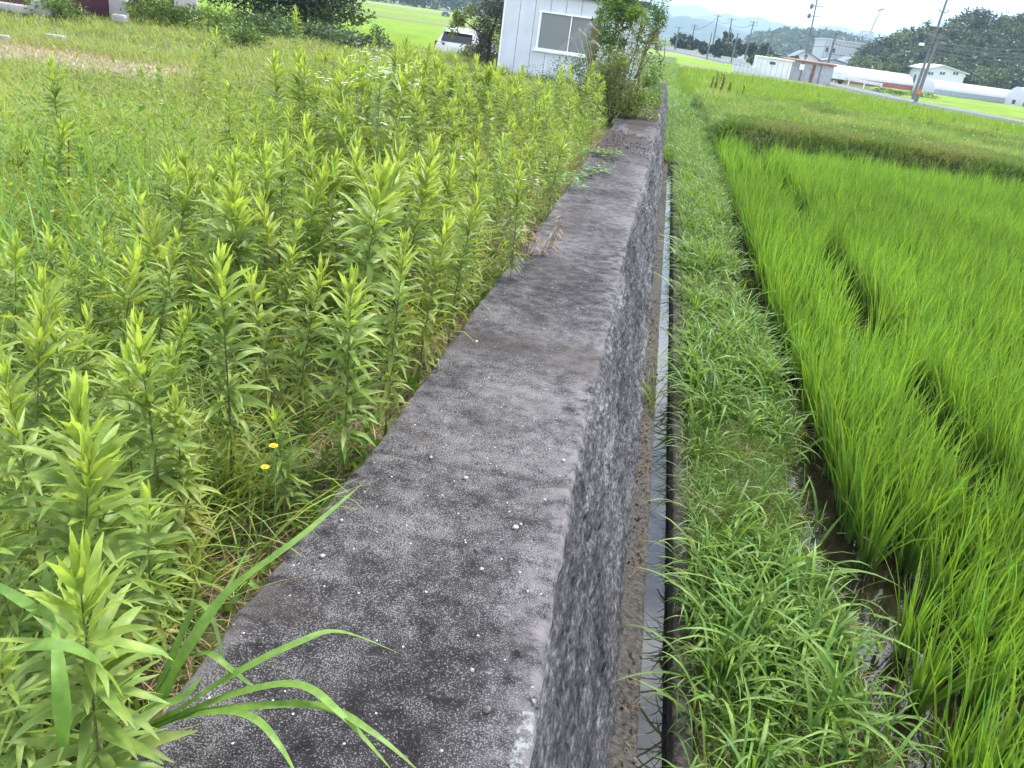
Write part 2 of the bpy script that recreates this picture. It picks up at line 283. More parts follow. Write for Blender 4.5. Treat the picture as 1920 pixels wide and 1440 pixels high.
def water_mat(name, c, bump=.03, sc=6):
    m, t, b = mat(name); b.inputs['Base Color'].default_value = c+(1,); b.inputs['Roughness'].default_value = .03; b.inputs['IOR'].default_value = 1.5; b.inputs['Specular IOR Level'].default_value = .9
    tcn = N(t, 'ShaderNodeTexCoord'); n = N(t, 'ShaderNodeTexNoise', i_Scale=sc, i_Detail=3.0); bp = N(t, 'ShaderNodeBump'); bp.inputs['Strength'].default_value = bump; bp.inputs['Distance'].default_value = .02
    n2 = N(t, 'ShaderNodeTexNoise', i_Scale=9.0, i_Detail=6.0); r = N(t, 'ShaderNodeValToRGB'); r.color_ramp.elements[0].color = tuple(x*.5 for x in c)+(1,); r.color_ramp.elements[1].color = tuple(x*2.0 for x in c)+(1,); r.color_ramp.elements[0].position = .35; r.color_ramp.elements[1].position = .65
    k = t.links.new; k(tcn.outputs['Object'], n.inputs['Vector']); k(tcn.outputs['Object'], n2.inputs['Vector']); k(n2.outputs['Fac'], r.inputs[0]); k(r.outputs[0], b.inputs['Base Color']); k(n.outputs['Fac'], bp.inputs['Height']); k(bp.outputs[0], b.inputs['Normal'])
    return m

# ================================================================== SETTING
ys_yard = -.12
def ground_z(X, Y):
    yard = ys_yard + .035*(fbm(X*1.5, Y*1.5, 3)-.5) - .05*sm(8, 24, Y)
    yard = yard*(1-sm(30, 36, Y)) + (-1.06)*sm(30, 36, Y)
    edge = sm(-40, -34, X); yard = yard*edge + (-1.06)*(1-edge)
    bank_w = 1.21 + .15*(fbm(Y*.9, 3, 5)-.5)*2
    bank = -.95 + .05*(fbm(X*4, Y*4, 8)-.5) - .25*sm(0, .2, X-bank_w)
    mound = .78*sm(19.9, 20.9, Y)*(1-.45*sm(21.8, 24.5, Y))
    far = sm(19.6, 20.4, Y)
    right = bank*(1-far*sm(1.2, 1.6, X)) + (-1.2+mound+.1*fbm(X*.7, Y*.7, 9))*far*sm(1.2, 1.6, X)
    right = right*(1-sm(36, 40, Y)) + (-1.08)*sm(36, 40, Y)
    z = np.where(X < -.6, yard, np.where(X < .58, -1.35, right))
    z = np.where((Y > 31) & (X >= -.6) & (X < .58), -1.06, z)
    z = np.where(np.hypot(X, Y) > 900, -1.1, z)
    return z
xs = np.concatenate([[-6000, -2500, -1000, -400, -150, -80, -60, -50], np.arange(-45, -6, .6), np.arange(-6, -.65, .12), [-.61, -.59, .2, .575, .585], np.arange(.62, 1.9, .05), np.arange(2, 20, .5), [22, 26, 30, 40, 60, 100, 200, 500, 1200, 3000, 6000]])
ysg = np.concatenate([[-60, -20, -5, -2, -.5], np.arange(0, 12, .1), np.arange(12, 45, .35), [46, 50, 60, 75, 100, 150, 250, 500, 1000, 2500, 6500]])
V, Q = grid(xs, ysg, ground_z)
tag(link('ground', mesh_np('ground', V, Q, smooth=True), GROUND), kind='structure')
PW = water_mat('paddy_water', (.014, .010, .006), .12, 9)
MB().poly([(1.2, -3, -1.0), (11, -3, -1.0), (11, 20.1, -1.0), (1.2, 20.1, -1.0)], [(0, 1, 2, 3)]).build('paddy_water', PW)
tag(bpy.data.objects['paddy_water'], kind='structure')
DW = water_mat('ditch_water', (.014, .013, .011), .02, 5)
tag(MB().poly([(.36, -2, -1.12), (.53, -2, -1.12), (.53, 31, -1.12), (.36, 31, -1.12)], [(0, 1, 2, 3)]).build('ditch_water', DW), kind='structure')

# ---- retaining wall
yk = np.concatenate([np.arange(-.6, .6, .05), np.arange(.6, 5, .012), np.arange(5, 10, .03), np.arange(10, 29.3, .08)])
def xr(y):
    b = np.interp(y, [0, 1.2, 1.6, 2.1, 2.5, 7, 12, 22], [0, -.008, -.024, -.038, -.046, -.045, -.01, .02])
    return b + .014*(fbm(y*1.6, 1, 11, 2)-.5) + .026*(fbm(y*8, 1, 12, 3)-.5)*(.35+1.3*vn(y*1.3, 4, 16))
def xl(y):
    b = np.interp(y, [0, 1, 2.3, 7], [-.78, -.775, -.748, -.72])
    return b + .03*(fbm(y*2, 5, 13, 2)-.5) + .022*(fbm(y*11, 5, 14, 3)-.5)
steps = lambda y: .018*(y > 9.95) - .03*(y > 11.25) + .04*(y > 14.5) - .02*(y > 17.5)
sc_ = np.concatenate([[-.16, -.1, -.04], np.linspace(0, .012, 3), np.linspace(.04, .9, 34), np.linspace(.92, 1, 10)])
YY, SS = np.meshgrid(yk, sc_, indexing='ij'); XL, XR = xl(YY), xr(YY); u = np.clip(SS, 0, 1)
Xc = XL*(1-u) + XR*u; Zc = .006*(fbm(Xc*18, YY*18, 21)-.5) + .012*(fbm(Xc*2.5, YY*2.5, 22)-.5) + steps(YY)
Zc -= .018*sm(.975, 1, u)**2 + .012*(1-sm(0, .02, u)); Xc = np.where(SS < 0, XL + .015*(fbm(YY*8, SS*30, 23)-.5), Xc); Zc = np.where(SS < 0, SS*1.6 + steps(YY), Zc)
er = 1.25*np.exp(-((1-u)*.72/(.022+.13*fbm(YY*1.7, 9, 31, 3)**1.5)))*.95; el = 1.2*np.exp(-(u*.72/(.010+.06*fbm(YY*2.7, 9, 32, 3)**1.5)))
lich = np.clip(np.exp(-((Xc+.05)**2/.0045+(YY-.98)**2/.05)) + np.exp(-((Xc+.03)**2/.0006+(YY-1.3)**2/.03))*1.2 + np.exp(-((Xc+.69)**2/.001+(YY-1.5)**2/.006))*.6 + np.exp(-((Xc+.66)**2/.0006+(YY-1.37)**2/.001))*.6, 0, 1)
dirt = sm(9.5, 11, YY)*sm(.42, .62, fbm(Xc*3, YY*1.2, 41)+.18*(1-u))*.95 + .45*sm(.6, .72, fbm(Xc*2, YY*2, 45))
for yj, sl in ((2.36, .03), (5.1, -.02), (7.9, .03)):
    dj = np.abs(YY-yj-sl*Xc-.006*(vn(Xc*30, yj, 3)-.5)); Zc -= .012*np.exp(-(dj/.007)**2)*(SS >= 0); dirt = np.maximum(dirt, .55*np.exp(-(dj/.012)**2))
Cc = np.stack([np.clip(er+el, 0, 1), lich, np.clip(dirt, 0, 1)], -1)
def gridq(n, m):
    i = np.arange(n-1)[:, None]*m + np.arange(m-1)[None, :]; return np.stack([i, i+m, i+m+1, i+1], -1).reshape(-1, 4)
wall = empty('retaining_wall', (-.37, 1, -1), label='long grey stone retaining wall with a flat concrete top running from the foreground to the shed', cat='wall')
off = np.array([-.37, 1, -1])
link('coping', mesh_np('coping', np.stack([Xc, YY, Zc], -1).reshape(-1, 3)-off, gridq(*YY.shape), Cc.reshape(-1, 3), True), CONC, wall)
vv = np.concatenate([np.linspace(0, .12, 12)[:-1], np.linspace(.12, 1, 80)])
YY, SS = np.meshgrid(yk, vv, indexing='ij'); X0 = xr(YY)
rough = (fbm(YY*1.1, SS*3.0, 51, 3)-.5)*.045 + (np.abs(fbm(YY*1.6+SS*.8, SS*12, 52, 4)-.5))*-.085 + (fbm(YY*10, SS*34, 53, 4)-.5)*.035 + (fbm(YY*40, SS*70, 54, 2)-.5)*.01
blk = np.floor(YY/.62+.3*np.sin(np.floor(SS*2.3)*7)); rough += .014*(_h(blk, np.floor(SS*2.3+.15*vn(YY*3, SS, 4)), 61)-.5)
amp = sm(0, .06, SS)*(1-.6*sm(.94, 1, SS))
Xf = X0*(1-SS) + .262*SS + .02 * amp + rough*amp; Zf = -SS*1.01 - .018*(1-sm(0, .03, SS)) + steps(YY)*(1-SS)
Xf[:, 0] = X0[:, 0]
link('stone_face', mesh_np('stone_face', np.stack([Xf, YY, Zf], -1).reshape(-1, 3)-off, gridq(*YY.shape), None, True), STONE, wall)
vx = np.array([.2, .262, .3, .345, .362, .366, .368]); vz = np.array([-.985, -1.0, -1.003, -1.005, -1.01, -1.03, -1.35])
YY, K_ = np.meshgrid(yk, np.arange(7), indexing='ij'); Xq = vx[K_] + .006*(fbm(YY*6, K_, 71)-.5) - .004*0; Zq = vz[K_] + .012*(fbm(YY*7, K_*1.7, 72)-.5)
link('footing', mesh_np('footing', np.stack([Xq, YY, Zq], -1).reshape(-1, 3)-off, gridq(*YY.shape), None, True), LEDGE, wall)
# ditch kerb on the grass side
vx = np.array([.498, .5, .508, .535, .572, .58, .582]); vz = np.array([-1.35, -1.02, -1.002, -.998, -.998, -1.005, -1.3])
Xq = vx[K_] + .008*(fbm(YY*5, K_, 73)-.5) - .0018*np.clip(YY, 0, 20); Zq = vz[K_] + .012*(fbm(YY*6, K_*1.7, 74)-.5)
kb = link('ditch_kerb', mesh_np('ditch_kerb', np.stack([Xq, YY, Zq], -1).reshape(-1, 3)-[.53, 1, -1], gridq(*YY.shape), None, True), LEDGE, None, (.53, 1, -1))
tag(kb, 'narrow concrete kerb along the grass side of the water ditch', 'kerb')
# ================================================================== RICE
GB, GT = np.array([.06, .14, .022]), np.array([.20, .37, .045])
def rice_patch(x0, x1, y0, y1, dx, dy, nb, L0, Wd, segs, z, gaps=(), seed=0):
    gx, gy = np.meshgrid(np.arange(x0, x1, dx), np.arange(y0, y1, dy)); h = np.stack([gx.ravel(), gy.ravel(), np.full(gx.size, z)], -1)
    h[:, :2] += rng.normal(size=(len(h), 2))*[.025, .03]
    h = h[inview(h, 90, .5)]
    for g in gaps: h = h[g(h)]
    sc = .78 + .4*fbm(h[:, 0]*1.3, h[:, 1]*.9, seed)+.06*rng.normal(size=len(h))
    n = len(h); B = np.repeat(h, nb, 0); s = np.repeat(sc, nb); a = rng.uniform(0, 2*pi, len(B)); rad = np.abs(rng.normal(size=len(B)))*.028
    B[:, 0] += np.cos(a)*rad; B[:, 1] += np.sin(a)*rad
    Ln = L0*s*rng.uniform(.55, 1.1, len(B)); e0 = radians(90)-np.abs(rng.normal(size=len(B)))*.17-.03
    dr = np.abs(rng.normal(size=len(B)))*.26+.03; dr = np.where(rng.random(len(B)) < .1, dr+.9, dr)
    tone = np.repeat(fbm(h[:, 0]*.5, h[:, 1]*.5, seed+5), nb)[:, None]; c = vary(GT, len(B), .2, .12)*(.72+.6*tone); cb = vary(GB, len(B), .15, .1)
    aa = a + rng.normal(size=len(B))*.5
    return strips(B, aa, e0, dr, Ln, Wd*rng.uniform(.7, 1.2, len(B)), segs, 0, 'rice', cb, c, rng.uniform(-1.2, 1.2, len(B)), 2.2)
furrow = lambda h: ~((np.abs(h[:, 0]-(2.28+.06*np.sin(h[:, 1]*.6))) < .17) & (vn(h[:, 1]*.9, 3, 2) > .15) & (h[:, 1] > 4.5))
edge = lambda h: h[:, 0] > 1.42+.34*(vn(h[:, 1]*1.1, 1, 77)-.5) + .1*sm(9, 15, h[:, 1]) - .22*sm(8, 10, h[:, 1])
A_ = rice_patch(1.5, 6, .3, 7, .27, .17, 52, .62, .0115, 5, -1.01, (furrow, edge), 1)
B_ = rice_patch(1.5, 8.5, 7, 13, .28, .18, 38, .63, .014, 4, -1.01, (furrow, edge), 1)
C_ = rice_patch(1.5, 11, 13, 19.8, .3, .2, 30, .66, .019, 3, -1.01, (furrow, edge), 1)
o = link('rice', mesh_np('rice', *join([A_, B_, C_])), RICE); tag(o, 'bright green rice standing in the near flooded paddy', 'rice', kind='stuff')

# ================================================================== GRASS
def tufts(P, nb, L, W, col, col2, segs=4, e=(.75, 1.35), dr=(.6, 1.8), spread=.04, prof='grass', sd=.2, fold=0):
    B = np.repeat(P, nb, 0); n = len(B); L = L*np.repeat(np.clip(.95+.38*rng.normal(size=len(P)), .4, 1.8), nb); B = B + np.concatenate([rng.normal(size=(n, 2))*spread, np.zeros((n, 1))], 1)
    return strips(B, rng.uniform(0, 2*pi, n), rng.uniform(*e, n), rng.uniform(*dr, n), L*rng.uniform(.5, 1.15, n), W*rng.uniform(.6, 1.2, n), segs, fold, prof, vary(col, n, sd, .12), vary(col2, n, sd, .12), rng.uniform(-.5, .5, n), 1.4)
def scatter(x0, x1, y0, y1, n, dens=None, z=None, m=60, top=.3):
    P = np.stack([rng.uniform(x0, x1, n), rng.uniform(y0, y1, n), np.zeros(n)], -1)
    P[:, 2] = ground_z(P[:, 0], P[:, 1]) if z is None else z
    k = inview(P, m, top)
    if dens is not None: k &= rng.random(n) < dens(P)
    return P[k]
# bank between ditch and paddy
bd = lambda P: np.where(P[:, 0] < 1.22+.15*(fbm(P[:, 1]*.9, 3, 5)-.5)*2, .05+.75*sm(.44, .62, fbm(P[:, 0]*2.6, P[:, 1]*1.8, 81)), .10)
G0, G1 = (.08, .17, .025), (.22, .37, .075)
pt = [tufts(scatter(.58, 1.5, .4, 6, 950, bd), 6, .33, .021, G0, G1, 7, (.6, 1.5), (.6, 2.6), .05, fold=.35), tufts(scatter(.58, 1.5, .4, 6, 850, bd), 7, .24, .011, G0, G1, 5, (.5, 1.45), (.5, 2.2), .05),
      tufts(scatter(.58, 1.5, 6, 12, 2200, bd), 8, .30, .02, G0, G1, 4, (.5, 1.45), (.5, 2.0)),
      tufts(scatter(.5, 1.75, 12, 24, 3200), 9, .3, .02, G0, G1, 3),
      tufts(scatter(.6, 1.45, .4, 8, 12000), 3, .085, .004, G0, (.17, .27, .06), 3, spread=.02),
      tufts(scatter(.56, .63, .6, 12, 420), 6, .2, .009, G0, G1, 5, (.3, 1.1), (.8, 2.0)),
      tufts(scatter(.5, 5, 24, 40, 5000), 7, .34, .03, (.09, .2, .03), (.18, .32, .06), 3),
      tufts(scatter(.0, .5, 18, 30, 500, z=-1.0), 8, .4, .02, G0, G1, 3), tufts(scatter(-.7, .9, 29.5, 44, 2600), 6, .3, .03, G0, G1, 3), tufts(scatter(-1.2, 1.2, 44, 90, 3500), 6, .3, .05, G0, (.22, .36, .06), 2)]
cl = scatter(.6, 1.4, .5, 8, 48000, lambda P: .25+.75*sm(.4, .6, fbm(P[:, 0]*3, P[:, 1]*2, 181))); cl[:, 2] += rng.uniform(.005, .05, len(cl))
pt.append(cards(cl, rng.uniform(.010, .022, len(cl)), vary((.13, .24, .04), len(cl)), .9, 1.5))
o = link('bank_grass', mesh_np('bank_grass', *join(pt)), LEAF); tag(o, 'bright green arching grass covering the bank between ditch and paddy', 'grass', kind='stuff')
th = scatter(.6, 1.45, .4, 12, 9000, lambda P: sm(.5, .6, fbm(P[:, 0]*3, P[:, 1]*2, 91))+.15)
o = link('dry_thatch', mesh_np('dry_thatch', *join([tufts(th, 3, .13, .004, (.3, .24, .13), (.42, .34, .2), 3, (-.1, .5), (0, .6), .03),
     tufts(scatter(-3.2, -.76, .5, 5, 10000, lambda P: .2+sm(-1.8, -.8, P[:, 0])*.8), 3, .17, .0035, (.22, .16, .09), (.4, .32, .2), 3, (-.1, .6), (0, .8), .04),
     tufts(scatter(-6, -.76, 5, 12, 6000), 3, .25, .006, (.22, .16, .09), (.4, .32, .2), 2, (.2, 1.3), (0, .8), .04),
     tufts(scatter(-14, -4, 9, 16, 9000, lambda P: np.exp(-((P[:, 1]-12.6)/1.6)**2)), 4, .16, .012, (.36, .3, .16), (.45, .38, .22), 2, (.3, 1.4), (0, .8), .06)])), DRY)
tag(o, 'pale brown dead grass stalks lying between the green weeds', 'dry grass', kind='stuff')
# yard grass
path = lambda P: np.exp(-((P[:, 1]-(12.1+.12*(P[:, 0]+9)))/1.2)**4)*(1-sm(-7.6, -6.6, P[:, 0]))
yd = lambda P: np.clip(1-1.15*path(P), .03, 1)*(.35+.9*sm(.35, .6, fbm(P[:, 0]*.7, P[:, 1]*.7, 95)))
Y0, Y1 = (.18, .27, .055), (.38, .48, .12)
pt = [tufts(scatter(-2.2, -1.0, .35, 2.2, 700), 9, .3, .011, Y0, Y1, 5, (.7, 1.5), (.3, 1.5), fold=.3), tufts(scatter(-4, -.8, .5, 3.5, 3200, lambda P: .2+.8*sm(-1.2, -2.2, P[:, 0])*0+.5*(1-sm(-2.2, -1.0, P[:, 0]))), 8, .26, .006, Y0, Y1, 5),
      tufts(scatter(-7, -.9, 3.5, 8, 9000, yd), 7, .34, .008, Y0, Y1, 4),
      tufts(scatter(-12, -.9, 8, 15, 19000, yd), 6, .21, .012, Y0, (.32, .38, .12), 3, dr=(.2, 1.4)),
      tufts(scatter(-22, -1, 15, 34, 22000, yd), 6, .22, .02, Y0, (.32, .38, .12), 3, dr=(.2, 1.4))]
# broad fresh reed-like leaves standing among the weeds on the left
pt.append(tufts(scatter(-4.2, -1.6, 2.4, 5.5, 420), 4, .5, .016, (.09, .19, .03), (.2, .36, .08), 6, (1.0, 1.5), (.1, 1.5), .05, fold=.3))
o = link('yard_grass', mesh_np('yard_grass', *join(pt)), LEAF); tag(o, 'green grass growing all over the overgrown yard', 'grass', kind='stuff')
# low broad leaves and clover under the goldenrods
lw = scatter(-5, -.76, .5, 7, 60000, lambda P: .35+sm(.45, .55, fbm(P[:, 0]*2.3, P[:, 1]*2.3, 99))); lw[:, 2] += rng.uniform(.01, .1, len(lw))
lw2 = scatter(-7, -.85, 4, 17, 60000, lambda P: sm(-7.5, -4, P[:, 0])*sm(.35, .5, fbm(P[:, 0], P[:, 1], 98))); lw2[:, 2] += np.abs(rng.normal(size=len(lw2)))*.2
lw3 = scatter(-5, -.85, 1.2, 14, 30000, lambda P: sm(.45, .6, fbm(P[:, 0]*1.6, P[:, 1]*1.1, 97))); lw3[:, 2] += rng.uniform(.05, .55, len(lw3))*(.4+.9*vn(lw3[:, 0]*2.3, lw3[:, 1]*2.3, 96))
o = link('low_weeds', mesh_np('low_weeds', *join([cards(lw, rng.uniform(.018, .045, len(lw)), vary((.11, .22, .035), len(lw)), .55, 1.0), cards(lw3, rng.uniform(.025, .06, len(lw3)), vary((.26, .36, .08), len(lw3), .25, .15), .3, .8), cards(lw2, rng.uniform(.04, .08, len(lw2)), vary((.2, .32, .06), len(lw2)), .35, .8)])), LEAF)
tag(o, 'small leafed green ground cover beneath the tall weeds', 'ground cover', kind='stuff')

# ================================================================== GOLDENROD
def goldenrod(seed, H, nl, Ll, bend=.05, yellow=0.):
    r = np.random.default_rng(seed); nl = int(nl*1.3); t = np.sort(r.uniform(.2, 1, nl)**.9); az = np.arange(nl)*2.39996 + r.normal(size=nl)*.3; ba = r.uniform(0, 6.28)
    st = lambda q: np.stack([bend*H*q**2*np.cos(ba), bend*H*q**2*np.sin(ba), H*q*.93], -1)
    e0 = np.interp(t, [.2, .5, .85, .95, 1], [-.15, .4, .75, 1.05, 1.38]) + r.normal(size=nl)*.22
    L_ = Ll*1.0*np.interp(t, [.2, .45, .8, 1], [.75, 1.05, 1.0, .68])*r.uniform(.75, 1.15, nl); dr = np.interp(t, [.2, .8, 1], [.9, .7, -.1]) + r.normal(size=nl)*.25
    W_ = L_*np.interp(t, [.2, .8, 1], [.14, .15, .165])
    young = sm(.72, 1, t)[:, None]; old = (1-sm(.2, .6, t))[:, None]*np.clip(yellow+.2+r.normal(size=(nl, 1))*.35, 0, 1)
    g = np.array([.215, .315, .075])*(1-young) + np.array([.355, .48, .10])*young; g = g*(1-old) + np.array([.30, .25, .06])*old
    if yellow: g = g*(1-.3*yellow)+np.array([.28, .27, .04])*.3*yellow
    c = g*(1+r.normal(size=(nl, 1))*.14)
    Vl, Ql, Cl = strips(st(t), az, e0, dr, L_, W_, 6, .32, 'leaf', c*.92, c*1.15, r.normal(size=nl)*.4, 1.2, wav=.022)
    h = mesh_np('leaves', Vl, Ql, Cl, True); graw.append((Vl, Ql, Cl))
    q = np.linspace(0, 1, 9); m = MB().tube(st(q), list(.0042*(1-.75*q)*(H/.8)), 6)
    return h, m
protos = []
PR = [(.78, 92, .13, .05, 0), (.72, 80, .125, .1, .1), (.85, 104, .12, .04, 0), (.66, 70, .12, .12, .5), (.8, 96, .11, .08, .2), (.6, 66, .11, .05, 0), (.9, 110, .115, .1, .1), (.7, 84, .10, .15, .9), (.5, 56, .1, .1, 0), (.95, 120, .105, .06, .3), (.75, 100, .085, .2, 0), (.62, 60, .13, .3, .6), (.82, 76, .11, .22, .15), (.7, 110, .09, .08, 0)]
STEMT = paint('goldenrod_stem', (.13, .13, .05), .6, var=.3, scale=15)
gcache = []; graw = []; mass = []
for i, (H, nl, Ll, bd_, ye) in enumerate(PR):
    me, m = goldenrod(100+i, H, nl, Ll, bd_, ye); me.materials.append(LEAF)
    sm_ = bpy.data.meshes.new('stem'); sm_.from_pydata(m.v, [], m.f); sm_.materials.append(STEMT); gcache.append((H, me, sm_))
def put_gold(i, loc, rz, sc, label, group=None, tilt=(0, 0)):
    H, me, st_ = gcache[i]; e_ = empty('goldenrod', loc, rz, label, 'weed', group); e_.scale = (sc, sc, sc); e_.rotation_euler = (tilt[0], tilt[1], rz)
    link('leaves', me, None, e_); link('stem', st_, None, e_)
    return e_
named = [  # top pixel in the photograph, height, prototype, label
 (112, 872, .74, 1, 'fresh green goldenrod low at the left edge with its tip curling inwards'),
 (185, 738, .82, 0, 'large goldenrod in the left foreground with long drooping outer leaves'),
 (285, 590, .84, 2, 'tall bright goldenrod right behind the large one at the left foreground'),
 (120, 528, .84, 6, 'tall goldenrod at the left edge of the weeds with a narrow upright tip'),
 (140, 1020, .78, 0, 'goldenrod nearest the bottom left corner beside the arching grass blades'),
 (20, 560, .8, 4, 'goldenrod cut off by the left border of the view'),
 (428, 470, .86, 2, 'slim goldenrod with bare dark stem foot standing left of the yellow flowers'),
 (510, 530, .66, 3, 'short olive tinted goldenrod behind the yellow flowers'),
 (565, 492, .7, 1, 'fresh goldenrod beside a small yellow blossom'),
 (662, 512, .78, 0, 'goldenrod with yellowing lower leaves close to the wall edge'),
 (750, 428, .86, 6, 'broad tall goldenrod standing just in front of the dry brown weeds'),
 (810, 420, .76, 3, 'yellowish goldenrod touching the right side of the broad tall one'),
 (445, 355, .8, 5, 'goldenrod rising alone out of the grass left of centre'),
 (315, 290, .7, 5, 'small goldenrod alone in the grass far left of the wall'),
 (525, 255, .9, 9, 'very tall goldenrod on the left flank of the weed thicket'),
 (870, 350, .84, 4, 'goldenrod near the wall behind the dry brown weeds'),
 (915, 270, .95, 9, 'tallest bright goldenrod along the middle of the wall'),
 (985, 310, .8, 2, 'goldenrod leaning toward the wall behind the middle bend'),
 (1050, 245, .8, 4, 'goldenrod beside the creeping vine on the wall'),
 (1125, 165, .82, 7, 'yellow green goldenrod at the foot of the olive shrub'),
 (1075, 170, .95, 9, 'dark tall goldenrod left of the olive shrub'),
 (765, 95, .95, 6, 'goldenrod sticking up in front of the far rice field'),
 (712, 110, .95, 9, 'dark stemmed goldenrod among white blossoms'),
 (920, 130, .9, 7, 'yellow tipped goldenrod in front of the white car'),
 (540, 770, .42, 8, 'small young goldenrod next to the two near yellow flowers'),
 (38, 700, .78, 6, 'goldenrod at the left border behind the low curled one'), (10, 925, .66, 4, 'dark leaved goldenrod cut by the left border halfway up the foreground'), (262, 905, .55, 5, 'low goldenrod under the drooping leaves of the large one'),
 (40, 1190, .5, 1, 'low goldenrod at the left border beside the arching blue green blade'), (335, 700, .66, 7, 'yellow tinged goldenrod between the tall bright one and the bare dark stem'), (25, 1330, .34, 8, 'small goldenrod in the very bottom left corner'), (200, 480, .7, 3, 'goldenrod standing between the left edge pair and the bare reddish stem'), (225, 640, .7, 1, 'mid green goldenrod between the large one and the tall bright one')]
used = []
for px_, py_, H, i, lb in named:
    p = gp(px_, py_, ys_yard + H*.97); z = float(ground_z(p[0], p[1])); used.append(p[:2])
    put_gold(i, (p[0], p[1], z-.01), rng.uniform(0, 6.28), H/gcache[i][0], lb)
zones = [((-3.3, -.85), (1.3, 4.2), 62, 'leafy goldenrod among others between the foreground and the first dry weeds', .8),
         ((-4.2, -.82), (4.2, 8.5), 135, 'yellow green goldenrod in the dense thicket along the middle of the wall', .82),
         ((-6.2, -1.0), (8.5, 14), 190, 'goldenrod in the far part of the thicket in front of the shed', .9)]
ug = list(used)
for (x0, x1), (y0, y1), n, lb, hs in zones:
    c = 0; tr_ = 0
    while c < n and tr_ < 6000:
        tr_ += 1; x = rng.uniform(x0, x1); y = rng.uniform(y0, y1)
        lim = np.interp(y, [1, 3, 5, 8, 12, 14], [-2.2, -2.3, -2.7, -3.4, -4.2, -4.4])
        if x < lim and rng.random() > .05: continue
        if y < 3.3 and x > -1.45 and rng.random() > .3: continue
        if x > -.92 and y < 6.3: continue
        md = .15 if y < 4 else .13
        if not inview((x, y, 0), 30)[0] or min((x-a)**2+(y-b)**2 for a, b in ug) < md**2: continue
        if vn(x*1.1, y*.8, 301) < .22: continue
        ug.append((x, y)); c += 1; i = int(rng.integers(0, 14)); H = hs*rng.uniform(.55, 1.12)*(.66+.68*vn(x*.8, y*.6, 302))
        if len(ug) > 292:
            a_ = rng.uniform(0, 6.28); k_ = H/gcache[i][0]; v_ = graw[i][0]*k_; mass.append((np.stack([v_[:, 0]*cos(a_)-v_[:, 1]*sin(a_)+x, v_[:, 0]*sin(a_)+v_[:, 1]*cos(a_)+y, v_[:, 2]+float(ground_z(x, y))], -1), graw[i][1], graw[i][2])); continue
        look = 'yellow tinged' if PR[i][4] >= .5 else 'short' if H < .42 else 'tall' if H > .68 else 'mid height bushy'
        stretch = next(w_ for lim_, w_ in [(3.0, 'between the foreground weeds and the yellow blossoms'), (4.3, 'left of the withered brown weeds'), (5.6, 'just beyond the withered brown weeds'), (7.0, 'in the front half of the thicket'), (8.6, 'beside the vine strands'), (10.2, 'in the back half of the thicket'), (12, 'between the thicket and the olive shrub'), (99, 'at the rear close to the shed window')] if y < lim_)
        side = 'near the wall' if x > -1.9 else 'away from the wall'
        put_gold(i, (x, y, float(ground_z(x, y))-.01), rng.uniform(0, 6.28), H/gcache[i][0], f'{look} goldenrod {side} {stretch}', f'{look} goldenrods {side} {stretch}', tuple(rng.normal(size=2)*.12))

if mass: tag(link('goldenrod_thicket', mesh_np('goldenrod_thicket', *join(mass), True), LEAF), 'far goldenrods merging into one mass in front of the shed', 'weeds', kind='stuff')
# ================================================================== FOREGROUND BLADES (reed grass leaning over the wall)
def ribbon(pts, W, c0, c1, fold=.25, n=28):
    """a long leaf through given places; pts = (px, py, z) -> smooth curve"""
    P = np.array([gp(a, b, z) for a, b, z in pts]); s = np.linspace(0, len(P)-1, n)
    def cr(s):
        i = np.clip(np.floor(s).astype(int), 0, len(P)-2); t = (s-i)[:, None]; g = lambda k: P[np.clip(i+k, 0, len(P)-1)]
        a, b, c, d = g(-1), g(0), g(1), g(2)
        return .5*((2*b)+(c-a)*t+(2*a-5*b+4*c-d)*t*t+(-a+3*b-3*c+d)*t**3)
    C = cr(s); T = np.gradient(C, axis=0); T /= np.linalg.norm(T, axis=1)[:, None]
    S_ = np.cross(T, [0, 0, 1.]); S_ /= np.linalg.norm(S_, axis=1)[:, None]+1e-6; Nn = np.cross(S_, T); t = np.linspace(0, 1, n)
    hw = .5*W*1.3*np.clip(.45+1.6*t, 0, 1)*np.clip(1-t**3.2, .03, 1)
    Vv = np.stack([C-S_*hw[:, None]+Nn*(fold*hw)[:, None], C, C+S_*hw[:, None]+Nn*(fold*hw)[:, None]], 1).reshape(-1, 3)
    idx = np.arange(n*3).reshape(n, 3); q = np.concatenate([np.stack([idx[:-1, k], idx[:-1, k+1], idx[1:, k+1], idx[1:, k]], -1) for k in (0, 1)])
    cc = np.asarray(c0)*(1-t)[:, None]+np.asarray(c1)*t[:, None]; cc = cc*(1-sm(.93, 1, t))[:, None]+np.array([.3, .2, .07])*sm(.93, 1, t)[:, None]
    return Vv, q, np.repeat(cc, 3, 0)
ga, gb = (.12, .25, .03), (.24, .40, .10)
